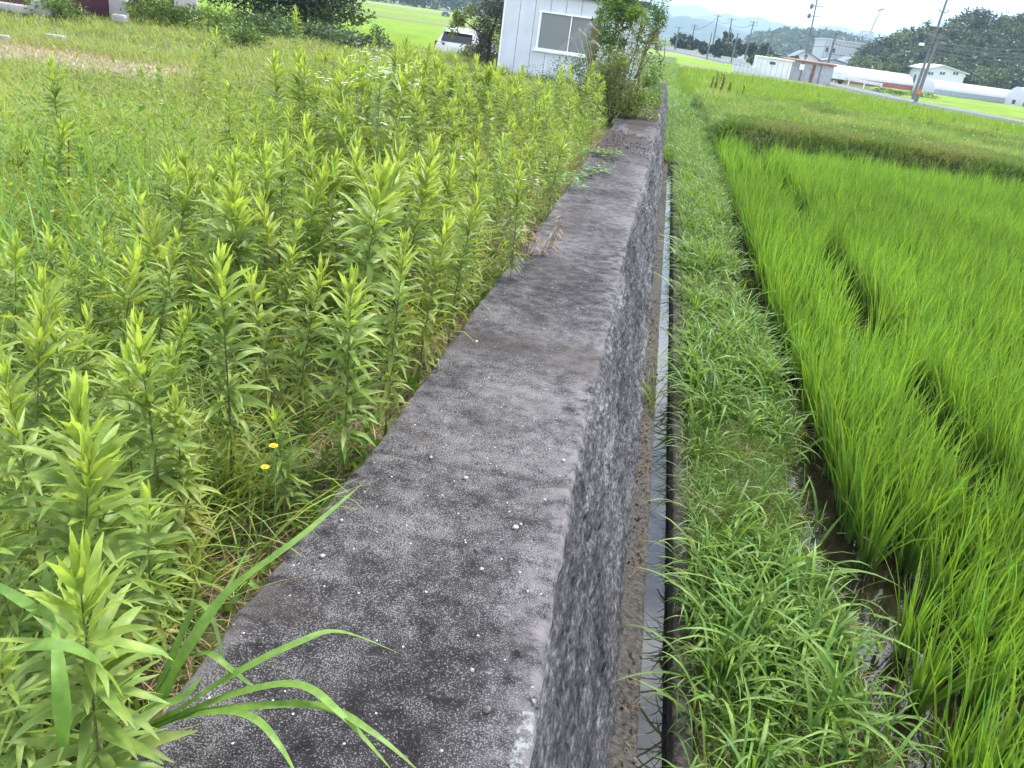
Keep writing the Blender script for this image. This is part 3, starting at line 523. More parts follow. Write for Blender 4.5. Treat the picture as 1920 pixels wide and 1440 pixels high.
fg = [([(235, 1380, .02), (330, 1335, .10), (430, 1270, .2), (560, 1205, .26), (640, 1185, .24), (755, 1228, .12)], .016),
      ([(235, 1385, .02), (330, 1345, .10), (450, 1300, .2), (560, 1285, .28), (640, 1340, .3), (740, 1450, .24)], .018),
      ([(235, 1388, .02), (330, 1348, .10), (450, 1328, .2), (600, 1325, .28), (700, 1375, .3), (790, 1450, .26)], .017),
      ([(235, 1390, .02), (330, 1350, .1), (420, 1335, .2), (480, 1350, .24), (525, 1400, .24), (560, 1460, .2)], .015),
      ([(210, 1400, .0), (300, 1310, .1), (350, 1220, .2), (430, 1110, .3), (560, 1010, .4), (685, 902, .45)], .024),
      ([(235, 1380, .02), (300, 1300, .08), (400, 1150, .2), (470, 1020, .28)], .012),
      ([(235, 1390, .0), (290, 1330, .1), (340, 1310, .14), (380, 1268, .17)], .022),
      ([(480, 1290, .16), (420, 1245, .22), (390, 1225, .22), (355, 1232, .18)][::-1] + [(520, 1285, .08)], .012),
      ([(250, 1350, .0), (300, 1280, .1), (350, 1170, .2), (370, 1130, .24), (400, 1165, .24), (432, 1290, .14)], .013),
      ([(300, 1330, .02), (330, 1260, .1), (300, 1220, .16), (250, 1182, .2)], .014),
      ([(-30, 1255, .52), (60, 1215, .62), (130, 1215, .62), (190, 1250, .58), (233, 1310, .5)], .018),
      ([(-20, 1090, .55), (60, 1140, .58), (130, 1190, .5)], .014),
      ([(130, 1490, .2), (160, 1430, .3), (178, 1395, .34)], .026),
      ([(20, 1370, .05), (50, 1200, .2), (90, 1100, .3), (110, 1040, .36)], .022),
      ([(110, 1400, .0), (105, 1280, .2), (90, 1120, .35), (85, 1060, .4)], .022),
      ([(120, 1400, .45), (117, 1330, .5), (110, 1250, .55), (100, 1150, .55)], .018)]
rp_ = gp(235, 1385, -.12); rg = empty('reed_grass', (rp_[0], rp_[1], -.12), label='long bright grass blades leaning over the near left corner of the wall top', cat='grass')
for pts, W in fg:
    v, q, c = ribbon(pts, W, ga, np.array(gb)*rng.uniform(.85, 1.15)); link('blade', mesh_np('blade', v-np.array([rp_[0], rp_[1], -.12]), q, c, True), LEAF, rg)
# long lone blades further back
for i, (pts, W, lb) in enumerate([([(390, 800, -.1), (450, 770, .0), (530, 752, .06), (610, 765, -.02)], .014, 'long flat grass blade arching over the ground left of the wall'),
      ([(445, 760, -.1), (520, 748, .0), (620, 730, .08)], .012, 'second flat grass blade beside the arching one'),
      ([(243, 570, .0), (246, 480, .25), (250, 400, .5), (240, 320, .62)], .016, 'tall upright green reed blade in the middle of the left grass'),
      ([(508, 520, .3), (560, 480, .45), (640, 432, .6)], .016, 'straight grass blade slanting up across the goldenrods'),
      ([(640, 410, .2), (630, 350, .5), (622, 295, .8)], .016, 'upright dark green blade among the thicket')]):
    b0 = gp(*pts[0]); v, q, c = ribbon(pts, W, ga, (.2, .36, .12)); o = link('lone_reed', mesh_np('lone_reed', v-b0, q, c, True), LEAF, None, b0); tag(o, lb, 'grass blade')

# ================================================================== SMALL THINGS ON AND BESIDE THE WALL
PEB = paint('pale_pebble', (.5, .46, .4), .8, var=.15, scale=60); PEB2 = paint('reddish_pebble', (.38, .2, .15), .8, var=.15, scale=60); PEBD = paint('dark_pebble', (.13, .12, .115), .8, var=.2, scale=60)
def pebble(px, py, r, m, seed, label, z=.004, cat='pebble', name='pebble', grp=None):
    rr = np.random.default_rng(seed); p = gp(px, py, z); nu, nv = 9, 6; P = []
    for j in range(nv+1):
        for i in range(nu):
            a = 2*pi*i/nu; b = -pi/2+pi*j/nv; k = r*.78*(1+.75*(rr.random()-.5)); P.append((k*cos(b)*cos(a), k*cos(b)*sin(a)*.8, k*sin(b)*.62))
    o = MB().poly(P, [(j*nu+i, j*nu+(i+1) % nu, (j+1)*nu+(i+1) % nu, (j+1)*nu+i) for j in range(nv) for i in range(nu)]).build(name, m, smooth=True); o.location = p; o.rotation_euler[2] = seed
    return tag(o, label, cat, grp)
for k, (a, b, r, m, lb) in enumerate([(893, 640, .010, PEB, 'white flat pebble on the wall top near the middle, farthest of the pale ones'), (808, 857, .008, PEB, 'whitish pebble on the left half of the wall top'),
      (873, 896, .011, PEB, 'pale round pebble near the centre of the wall top'), (931, 939, .007, PEB2, 'small reddish pebble on the wall top'),
      (951, 943, .006, PEB, 'tiny pale pebble just right of the reddish one'), (1021, 937, .007, PEB, 'cream pebble close to the right edge of the wall top'), (966, 989, .014, PEB, 'largest white pebble on the wall top with a smaller one behind it'),
      (977, 983, .007, PEB, 'little cream pebble touching the largest white pebble'), (893, 1031, .009, PEBD, 'dark grey pebble on the wall top in front of the white ones'), (903, 1067, .008, PEB, 'white chip lying in front of the dark pebble'),
      (1057, 863, .010, PEB, 'cream pebble on the worn right margin of the wall top'), (640, 975, .008, PEB, 'white pebble near the left edge of the wall top'), (605, 1042, .009, PEB, 'white stone chip close to the reed grass on the wall top'),
      (913, 1330, .012, PEBD, 'grey flat pebble in the front right part of the wall top'), (885, 1256, .008, PEB, 'white chip at the front of the wall top near the lichen'), (820, 675, .011, PEB, 'white flake at the left rim of the wall top'),
      (1203, 283, .014, PEB, 'pale pebble far along the wall top beside the debris')]):
    pebble(a, b, r, m, k+1, lb)
db = []
n = 1800; P = np.stack([rng.uniform(-.66, -.03, n), rng.uniform(9.6, 18, n), np.zeros(n)], -1)
k = fbm(P[:, 0]*2, P[:, 1]*.9, 401) + .25*np.exp(-((P[:, 1]-11.3)/.7)**2) + .2*(P[:, 0] < -.4) > .62; P = P[k]; P[:, 2] = steps(P[:, 1])+rng.uniform(.0, .02, len(P))
db.append(cards(P, rng.uniform(.012, .03, len(P)), vary((.05, .04, .035), len(P), .4), .7, 1.5))
fd = np.stack([.3+.035*rng.normal(size=1500), rng.uniform(.8, 22, 1500), np.full(1500, -.995)], -1); fd = fd[(fbm(fd[:, 1]*1.3, 1, 431) > .46) & (fd[:, 0] > .25) & (fd[:, 0] < .37)]
fr_ = np.repeat(fd[::4], 3, 0); tag(link('ditch_debris', mesh_np('ditch_debris', *join([cards(fd, rng.uniform(.01, .03, len(fd)), vary((.16, .12, .08), len(fd), .35), .6, 1.2), strips(fr_, rng.uniform(-1.2, 1.2, len(fr_)), rng.uniform(-.2, .8, len(fr_)), rng.uniform(.3, 1.5, len(fr_)), rng.uniform(.04, .14, len(fr_)), .003, 4, 0, 'grass', vary((.2, .15, .08), len(fr_), .3))])), DRY), 'brown roots and plant debris caught on the footing beside the ditch', 'debris', kind='stuff')
o = link('leaf_litter', mesh_np('leaf_litter', *join(db)), DRY); tag(o, 'brown leaf litter and soil crumbs lying on the far wall top', 'litter', kind='stuff')
# yellow blossoms on thin stems
YEL = paint('yellow_petal', (.85, .56, .01), .6, var=.1, scale=50); ORA = paint('orange_petal', (.85, .33, .01), .6, var=.1, scale=50); WHT = paint('white_petal', (.8, .8, .78), .6, var=.05, scale=50)
def blossom(px, py, z, r, m, label, name='yellow_flower', cat='flower', grp=None):
    p = gp(px, py, z); g = np.array([p[0]+rng.uniform(-.03, .03), p[1]+rng.uniform(-.03, .03), ys_yard]); e_ = empty(name, tuple(g), 0, label, cat, grp); d = p-g; b = MB()
    for ring, (n, rr, h) in enumerate([(13, r, .12), (9, r*.65, .35), (6, r*.35, .5)]):
        for i in range(n):
            a = 2*pi*i/n+ring; t = Vector(d) + Vector((rr*cos(a), rr*sin(a), r*h)); w_ = Vector((-sin(a), cos(a), 0))*rr*.26; c = Vector(d); q = c+(t-c)*.75
            b.poly([c, q-w_, t, q+w_], [(0, 1, 2, 3)])
    b.build('petals', m, e_)
    MB().tube([(0, 0, 0), (d[0]*.3+.01, d[1]*.4, d[2]*.55), tuple(d)], [.0022, .0018, .0014], 5).build('stem', GSTEM, e_)
    return e_
for a, b, z, r, m, lb in [(513, 836, .24, .013, YEL, 'yellow blossom on a thin stem, upper one of the two near the wall'), (497, 876, .22, .012, YEL, 'yellow blossom just below and left of the upper one near the wall'),
      (575, 622, .2, .012, YEL, 'yellow blossom among goldenrod leaves left of the wall bend'), (600, 607, .2, .009, ORA, 'smaller orange yellow blossom right above another behind the olive goldenrods'), (712, 631, .15, .007, YEL, 'tiny yellow blossom next to the yellowing goldenrod'),
      (444, 851, .02, .006, ORA, 'tiny orange bud left of the two near yellow blossoms'), (554, 756, .02, .006, YEL, 'tiny yellow bud above the young goldenrod'), (1075, 336, .05, .012, YEL, 'yellow blossom at the wall rim by the vine')]:
    blossom(a, b, z, r, m, lb)
# white fleabane heads on branching stems
def fleabane(px, py, H, n, label, spr=.16, grp=None):
    p = gp(px, py, ys_yard+H); g = (p[0], p[1], float(ground_z(p[0], p[1]))); e_ = empty('fleabane', g, 0, label, 'wildflower', grp); st = MB().tube([(0, 0, 0), (.01, 0, H*.5), (0, .01, H*.85)], [.004, .003, .002], 5); fl = MB()
    hubs = [Vector((rng.normal()*spr, rng.normal()*spr, H*rng.uniform(.8, .98))) for _ in range(max(2, n//6))]
    for hb_ in hubs: st.tube([(0, 0, H*.6), (hb_.x*.6, hb_.y*.6, H*.78), hb_], [.002, .0015, .001], 3, False)
    for i in range(n):
        hb_ = hubs[i % len(hubs)]; t = hb_+Vector((rng.normal()*.035, rng.normal()*.035, .03+rng.normal()*.015)); st.tube([hb_, t], .0008, 3, False); r = rng.uniform(.009, .014)
        for q in range(8):
            a = q*pi/4; fl.poly([t, t+Vector((r*cos(a-.3), r*sin(a-.3), .003)), t+Vector((r*1.1*cos(a), r*1.1*sin(a), .002)), t+Vector((r*cos(a+.3), r*sin(a+.3), .003))], [(0, 1, 2, 3)])
    st.build('stem', GSTEM, e_); fl.build('petals', WHT, e_)
for a, b, H, n, lb, sp in [(715, 100, 1.2, 60, 'white flowering weed with the biggest cloud of blossoms near the dark stemmed goldenrod', .12), (675, 98, 1.15, 22, 'white flowering weed left of the biggest blossom cloud', .06), (755, 115, 1.15, 22, 'white flowering weed right of the biggest blossom cloud', .06),
      (710, 218, .7, 12, 'few white blossoms low in the middle of the thicket', .1), (600, 375, .6, 9, 'white blossoms left of the upright dark reed blade', .07), (645, 385, .6, 7, 'white blossoms right of the upright dark reed blade', .06), (640, 430, .5, 6, 'small white blossoms above the slanting grass blade', .05),
      (805, 300, .55, 6, 'white blossoms in front of the dark hollow of the thicket', .06), (1040, 320, .5, 10, 'white blossoms close to the wall rim before the vine', .1), (1010, 330, .5, 6, 'white blossoms one step left of those at the wall rim', .06), (885, 285, .6, 4, 'pair of white blossoms near the tallest bright goldenrod', .04), (302, 172, .6, 6, 'white blossoms far out in the left grass', .06), (1118, 185, .6, 6, 'white blossoms beside the olive shrub foot', .06)]:
    fleabane(a, b, H, n if n > 15 else max(3, n//2), lb, sp)
# dead pale stalk, far left
PALE = paint('bleached_wood', (.42, .37, .31), .8, var=.2, scale=20)
g = gp(105, 240, ys_yard); h_ = lambda a, b: at(a, b, g[1])
o = MB().tube([g, h_(103, 190), h_(106, 140), h_(111, 107)], [.012, .011, .009, .005], 6).tube([h_(107, 130), h_(98, 143), h_(88, 157)], [.006, .008, .004], 5).tube([h_(105, 160), h_(112, 168), h_(126, 172)], [.004, .004, .003], 5).build('dead_stalk', PALE)
tag(o, 'bleached bare forked stalk sticking out of the grass at the upper left', 'dead stalk')
REDS = paint('reddish_stem', (.14, .05, .035), .7, var=.25, scale=30)
for i, (pts, lb) in enumerate([([(190, 545), (188, 480), (180, 430), (178, 415)], 'reddish bare weed stem standing in the left grass'), ([(495, 520), (470, 480), (440, 450), (350, 440)], 'reddish weed stem bent over left of the goldenrods'),
      ([(35, 350), (38, 310), (48, 290), (58, 283)], 'thin dark seed stem near the left border'), ([(128, 430), (129, 330), (128, 250)], 'straight thin green brown stem in the left grass'), ([(551, 520), (550, 450), (549, 390)], 'reddish upright stem beside the very tall goldenrod')]):
    g = gp(pts[0][0], pts[0][1]+20, ys_yard); o = MB().tube([g]+[at(a, b, g[1]) for a, b in pts], [.005]*(len(pts))+[.003], 5).build('bare_stalk', REDS); tag(o, lb, 'weed stem')
# dry brown weeds at the wall edge
g = gp(955, 500, ys_yard); m = MB(); dl = []
e_ = empty('dry_weed', tuple(g), 0, 'withered brown weeds drooping at the left rim of the wall halfway along', 'dead weed')
for i in range(26):
    a = rng.uniform(0, 6.28); q = Vector((rng.normal()*.09, rng.normal()*.25, 0)); t = q+Vector((cos(a)*.1, sin(a)*.1, rng.uniform(.15, .42))); m.tube([q, (q+t)/2+Vector((.01, 0, .02)), t], [.003, .0025, .0015], 4)
    k = np.linspace(.4, 1, 8)[:, None]; dl.append(np.array(q)*(1-k)+np.array(t)*k)
m.build('stalks', paint('withered', (.26, .17, .12), .8, var=.25, scale=20), e_); P = np.concatenate(dl); az = rng.uniform(0, 6.28, len(P))
v = strips(P, az, rng.uniform(-1, .2, len(P)), .8, rng.uniform(.04, .1, len(P)), .012, 4, .3, 'leaf', vary((.28, .19, .12), len(P), .25)); link('leaves', mesh_np('leaves', *v), DRY, e_)
# creeping vine on the wall
def vine(path, n, size, label, z=.03):
    g = gp(*path[0], 0.0); e_ = empty('creeping_vine', tuple(g), 0, label, 'vine'); P = [gp(a, b, .02) for a, b in path]; MB().tube([tuple(p-g) for p in P], .004, 5).build('stem', GSTEM, e_)
    k = rng.integers(0, len(P)-1, n); t = rng.random(n)[:, None]; C = np.array(P)[k]*(1-t)+np.array(P)[k+1]*t - g; C += rng.normal(size=C.shape)*[.06, .12, .03]; C[:, 2] = np.abs(C[:, 2])+z
    v = strips(C, rng.uniform(0, 6.28, n), rng.uniform(-.2, .6, n), rng.uniform(0, .9, n), size*rng.uniform(.6, 1.2, n), size*.75, 4, .2, 'leaf', vary((.12, .27, .04), n, .15), vary((.16, .3, .05), n, .15)); link('leaves', mesh_np('leaves', *v, True), LEAF, e_)
vine([(1050, 350), (1080, 335), (1110, 325), (1135, 318)], 150, .045, 'green leafy vine creeping over the left rim onto the wall top')
vine([(1085, 290), (1110, 285), (1140, 292), (1165, 296)], 100, .05, 'second strand of vine reaching across the wall top behind the first')
vine([(1060, 345), (1075, 352), (1095, 358)], 18, .06, 'yellowing vine tip hanging on the wall rim')
vine([(1185, 200), (1200, 215), (1215, 225)], 120, .05, 'yellow green creeper lying on the wall by the olive shrub')
# grass tuft growing from the footing
g = gp(1218, 760, -1.0); a = strips(np.repeat([[0, 0, 0.]], 16, 0)+rng.normal(size=(16, 3))*[.02, .07, 0], rng.uniform(-1, 2.5, 16), rng.uniform(.9, 1.5, 16), rng.uniform(.2, 1.6, 16), rng.uniform(.15, .34, 16), .012, 6, .3, 'grass', (.18, .28, .04), (.3, .34, .06))
tag(link('grass_tuft', mesh_np('grass_tuft', *a), LEAF, None, tuple(g)), 'yellowish grass tuft rooted on the footing at the ditch edge', 'grass tuft')
# ================================================================== SHRUBS
def crown(n, cen, rad, size, c, lob=9, seed=0, asp=.45, hollow=.55, up=.3, s=.22):
    r = np.random.default_rng(seed); L_ = r.normal(size=(lob, 3)); L_ /= np.linalg.norm(L_, axis=1)[:, None]; L_ *= r.uniform(.25, .75, (lob, 1)); lr = r.uniform(.3, .55, lob)
    k = r.integers(0, lob, n); d = r.normal(size=(n, 3)); d /= np.linalg.norm(d, axis=1)[:, None]; P = L_[k] + d*lr[k][:, None]*(hollow+(1-hollow)*r.random((n, 1)))
    tone = (.75+.5*r.random(lob))[k][:, None]
    return cards(np.array(cen)+P*np.array(rad), size*rng.uniform(.6, 1.25, n), vary(c, n, s, .1)*tone, asp, up)
def woody(b, base, tips, r0, bendy=.1):
    for t in tips:
        a, c = Vector(base), Vector(t); m1 = a.lerp(c, .35)+Vector(rng.normal(size=3)*bendy*.5); m2 = a.lerp(c, .7)+Vector(rng.normal(size=3)*bendy)
        b.tube([a, m1, m2, c], [r0, r0*.75, r0*.5, r0*.2], 6)
def shrub(name, base, label, cat, leaves, tips, r0, lm=None, sm2=None):
    e_ = empty(name, base, 0, label, cat); b = MB(); woody(b, (0, 0, 0), tips, r0); b.build('branches', sm2 or BARK, e_); link('foliage', mesh_np('foliage', *join(leaves)), lm or FOL, e_); return e_
O = lambda px, py, Y, b: at(px, py, Y)-np.array(b)
b = (-.85, 15.2, -.12)
shrub('olive_shrub', b, 'bushy olive brown shrub with fine leaves hugging the left wall edge', 'shrub', [crown(11000, (-.05, 0, .5), (.62, .7, .75), .055, (.17, .22, .055), 14, 3, .3), crown(1400, (.0, 0, 1.0), (.33, .4, .16), .05, (.19, .23, .045), 6, 4, .3), crown(1500, (.45, .0, .4), (.45, .5, .45), .06, (.17, .22, .04), 8, 5, .4)], [(-.3, 0, .9), (.2, .1, 1.1), (0, -.2, 1.0), (.3, 0, .9), (-.1, .2, 1.15)], .025)
b = (-.95, 17.5, -.15)
tr_ = [O(a, c, 17.5, b) for a, c in [(1130, 30), (1160, 40), (1190, 30), (1140, 80), (1175, 10), (1205, 25)]]
shrub('willow_shrub', b, 'tall bright green leafy shrub covering the right end of the shed', 'shrub', [crown(2600, O(1165, 8, 17.5, b), (.62, .6, .55), .085, (.12, .21, .03), 12, 6, .38), crown(1000, O(1155, 75, 17.4, b), (.5, .4, .5), .08, (.09, .16, .03), 10, 7, .38), crown(900, O(1195, 28, 17.3, b), (.35, .4, .3), .08, (.15, .26, .03), 6, 17, .38), crown(420, O(1128, 40, 17.3, b), (.3, .3, .5), .075, (.13, .22, .04), 6, 18, .38)], tr_, .03)
b = (-.7, 16, -.1)
tp = [O(a, c, 16, b) for a, c in [(1218, 60), (1235, 25), (1245, 40), (1225, 95), (1248, 70), (1240, 8), (1210, 90), (1232, 60)]]
shrub('wispy_shrub', b, 'wispy shrub of thin slanting stems leaning over the wall end against the sky', 'shrub', [crown(750, O(1236, 32, 16, b), (.27, .3, .45), .06, (.11, .19, .05), 8, 8, .4, .3), crown(900, O(1226, 75, 16, b), (.26, .3, .33), .05, (.19, .21, .06), 8, 9, .35, .3), crown(700, O(1225, 140, 16, b), (.3, .5, .3), .06, (.15, .25, .05), 8, 10, .4, .4)], tp, .018)
b = (-.5, 19.5, -.1)
shrub('wall_end_bush', b, 'light green bush growing over the far end of the wall', 'shrub', [crown(3200, (.15, -.8, .3), (.55, 2.2, .42), .07, (.15, .27, .04), 9, 11, .4), crown(500, (-.1, 0, .8), (.5, .8, .5), .07, (.1, .18, .04), 6, 12, .4)], [(.2, .2, .5), (-.2, 0, 1.0), (.3, -.3, .5)], .015)
b = (-1.55, 16.3, -.12)
shrub('fern_weed', b, 'feathery blue green weeds in front of the shed window', 'weed', [crown(900, (0, 0, .42), (.4, .5, .42), .06, (.07, .14, .05), 8, 13, .3), crown(500, (-.75, 1, .4), (.5, .4, .35), .055, (.10, .18, .05), 8, 14, .3)], [(0, 0, .8), (-.2, .1, .7), (.2, 0, .6)], .01)
b = (-1.7, 18.3, -.12)
shrub('leafy_shrub', b, 'green shrub rising in front of the right window pane of the shed', 'shrub', [crown(1100, O(1128, 70, 18.3, b), (.4, .5, .75), .075, (.11, .19, .035), 10, 61, .3), crown(1500, O(1105, 122, 18.3, b), (.8, .5, .45), .07, (.10, .17, .04), 10, 62, .3), crown(1300, O(1195, 75, 18, b), (.45, .5, .8), .075, (.12, .19, .035), 10, 63, .3)], [O(1128, 60, 18.3, b), O(1110, 100, 18.3, b), O(1140, 40, 18.3, b), O(1185, 60, 18.3, b)], .02)
# dry plume reeds
e_ = empty('plume_reed', (-1.0, 15.6, -.12), 0, 'dry reed with pale arching plumes in front of the shed window', 'reed'); st = MB(); pl = []
for a, c, a2, c2, a3, c3 in [(1075, 70, 1085, 52, 1098, 65), (1095, 52, 1105, 40, 1125, 62), (1105, 78, 1112, 74, 1122, 82), (1160, 70, 1165, 60, 1180, 68), (1200, 30, 1190, 55, 1182, 100), (1085, 60, 1070, 70, 1050, 90), (1160, 110, 1155, 150, 1145, 195)]:
    B0 = np.array([-1.0, 15.6, -.12]); p = [O(a, c, 15.6, B0), O(a2, c2, 15.6, B0), O(a3, c3, 15.6, B0)]; st.tube([(rng.normal()*.05, 0, 0), Vector(p[0])*.55, *[tuple(q) for q in p]], [.006, .005, .004, .003, .002], 4)
    k = rng.random((90, 1)); C = p[1]*(1-k)+p[2]*k; C = np.where(rng.random((90, 1)) < .4, p[0]*(1-k)+p[1]*k, C); pl.append(strips(C, rng.uniform(-1, 1, 90), -.4, 1.0, .09, .006, 2, 0, 'grass', (.4, .38, .3)))
st.build('stalks', PALE, e_); link('plumes', mesh_np('plumes', *join(pl)), DRY, e_)
RUST = paint('rusty_iron', (.2, .11, .09), .8, var=.3, scale=8)
p = at(1113, 98, 20.0); q = at(1118, 48, 20.0); o = MB().box(((p[0]+q[0])/2, 20, (p[2]+q[2])/2-.1), (.22, .06, (q[2]-p[2])+.2), ry=.03).box(((p[0]+q[0])/2+.1, 19.96, (p[2]+q[2])/2-.1), (.02, .03, (q[2]-p[2])+.23), ry=.03).build('weathered_post', RUST); tag(o, 'weathered pinkish brown board leaning before the right part of the shed window', 'board')
# ================================================================== SHED
def ribbed(name, c, base_c=None):
    pass
SHEDP = paint('shed_panel', (.56, .59, .65), .45, var=.07, scale=1.3); SHEDT = paint('shed_trim', (.78, .79, .8), .4, var=.03); ALU = paint('window_aluminium', (.75, .77, .78), .35, .3, var=.03)
m_, t_, b_ = mat('frosted_glass'); b_.inputs['Base Color'].default_value = (.16, .175, .18, 1); b_.inputs['Roughness'].default_value = .32; b_.inputs['Specular IOR Level'].default_value = .6; FROST = m_
DARK = paint('dark_roof', (.06, .06, .07), .6, var=.2); SEAM = paint('panel_seam', (.2, .21, .24), .7)
SX0, SX1, SY, SZ0, SZ1, SD = -4.86, -.92, 25., -.15, 2.06, 3.0
e_ = empty('white_shed', (SX0, SY, SZ0), .0, 'white panelled shed with a sliding frosted window behind the weeds', 'shed'); o3 = (SX0, SY, SZ0)
W0, W1, Z0, Z1 = -3.84, -2.02, .6, 1.62
sb = MB(); x = SX0; pw_ = .436
walls = MB()
for k in range(9):   # panels butted between seams; those at the window are cut
    a = SX0+k*pw_+.006; c = min(SX0+(k+1)*pw_-.006, SX1)
    def pan(a, c, z0, z1):
        if c-a > .02 and z1-z0 > .02: walls.box(((a+c)/2, SY+.02, (z0+z1)/2), (c-a, .04, z1-z0))
    if c <= W0 or a >= W1: pan(a, c, SZ0, SZ1)
    else:
        if a < W0: pan(a, W0, SZ0, SZ1); a = W0+.001
        if c > W1: pan(W1, c, SZ0, SZ1); c = W1-.001
        pan(a, c, SZ0, Z0); pan(a, c, Z1, SZ1)
walls.box((SX0+.02, SY+SD/2+.05, (SZ0+SZ1)/2), (.04, SD, SZ1-SZ0)).box((SX1-.02, SY+SD/2+.05, (SZ0+SZ1)/2), (.04, SD, SZ1-SZ0)).box(((SX0+SX1)/2, SY+SD+.1, (SZ0+SZ1)/2), (SX1-SX0, .04, SZ1-SZ0))
walls.build('wall', SHEDP, e_, o3)
MB().box(((SX0+SX1)/2, SY+.055, (SZ0+Z0)/2), (SX1-SX0-.1, .02, Z0-SZ0-.04)).box(((SX0+SX1)/2, SY+.055, (Z1+SZ1)/2), (SX1-SX0-.1, .02, SZ1-Z1-.04)).box(((SX0+W0)/2, SY+.058, (SZ0+SZ1)/2), (W0-SX0-.06, .02, SZ1-SZ0-.1)).box(((SX1+W1)/2, SY+.058, (SZ0+SZ1)/2), (SX1-W1-.06, .02, SZ1-SZ0-.1)).build('inner_frame', SEAM, e_, o3)
MB().box((SX0-.012, SY-.004, (SZ0+SZ1)/2), (.05, .03, SZ1-SZ0)).build('corner_trim', SHEDT, e_, o3)
MB().box(((SX0+SX1)/2, SY+SD/2-.0, SZ1+.08), (SX1-SX0+.2, SD+.35, .1)).build('roof', DARK, e_, o3)
MB().box(((SX0+SX1)/2, SY-.14, SZ1+.02), (SX1-SX0+.22, .05, .08)).build('gutter', DARK, e_, o3)
wf = MB().box(((W0+W1)/2, SY-.01, Z1-.02), (W1-W0+.06, .07, .045)).box(((W0+W1)/2, SY-.01, Z0+.02), (W1-W0+.06, .07, .06)).box((W0+.02, SY-.01, (Z0+Z1)/2), (.045, .066, Z1-Z0)).box((W1-.02, SY-.01, (Z0+Z1)/2), (.045, .066, Z1-Z0)).build('window_frame', ALU, e_, o3)
MB().box(((W0+W1)/2+.0, SY-.03, Z0-.03), (W1-W0+.2, .12, .035)).build('sill', SHEDT, wf, o3)
mx0 = (W0+W1)/2
for a, c, yy in ((W0+.03, mx0+.02, .0), (mx0-.02, W1-.03, .028)):
    MB().box(((a+c)/2, SY+yy+.01, (Z0+Z1)/2), (c-a-.05, .008, Z1-Z0-.09)).build('pane', FROST, e_, o3)
    MB().box((a+.014, SY+yy, (Z0+Z1)/2), (.03, .03, Z1-Z0-.08)).box((c-.014, SY+yy, (Z0+Z1)/2), (.03, .03, Z1-Z0-.08)).build('sash', ALU, e_, o3)
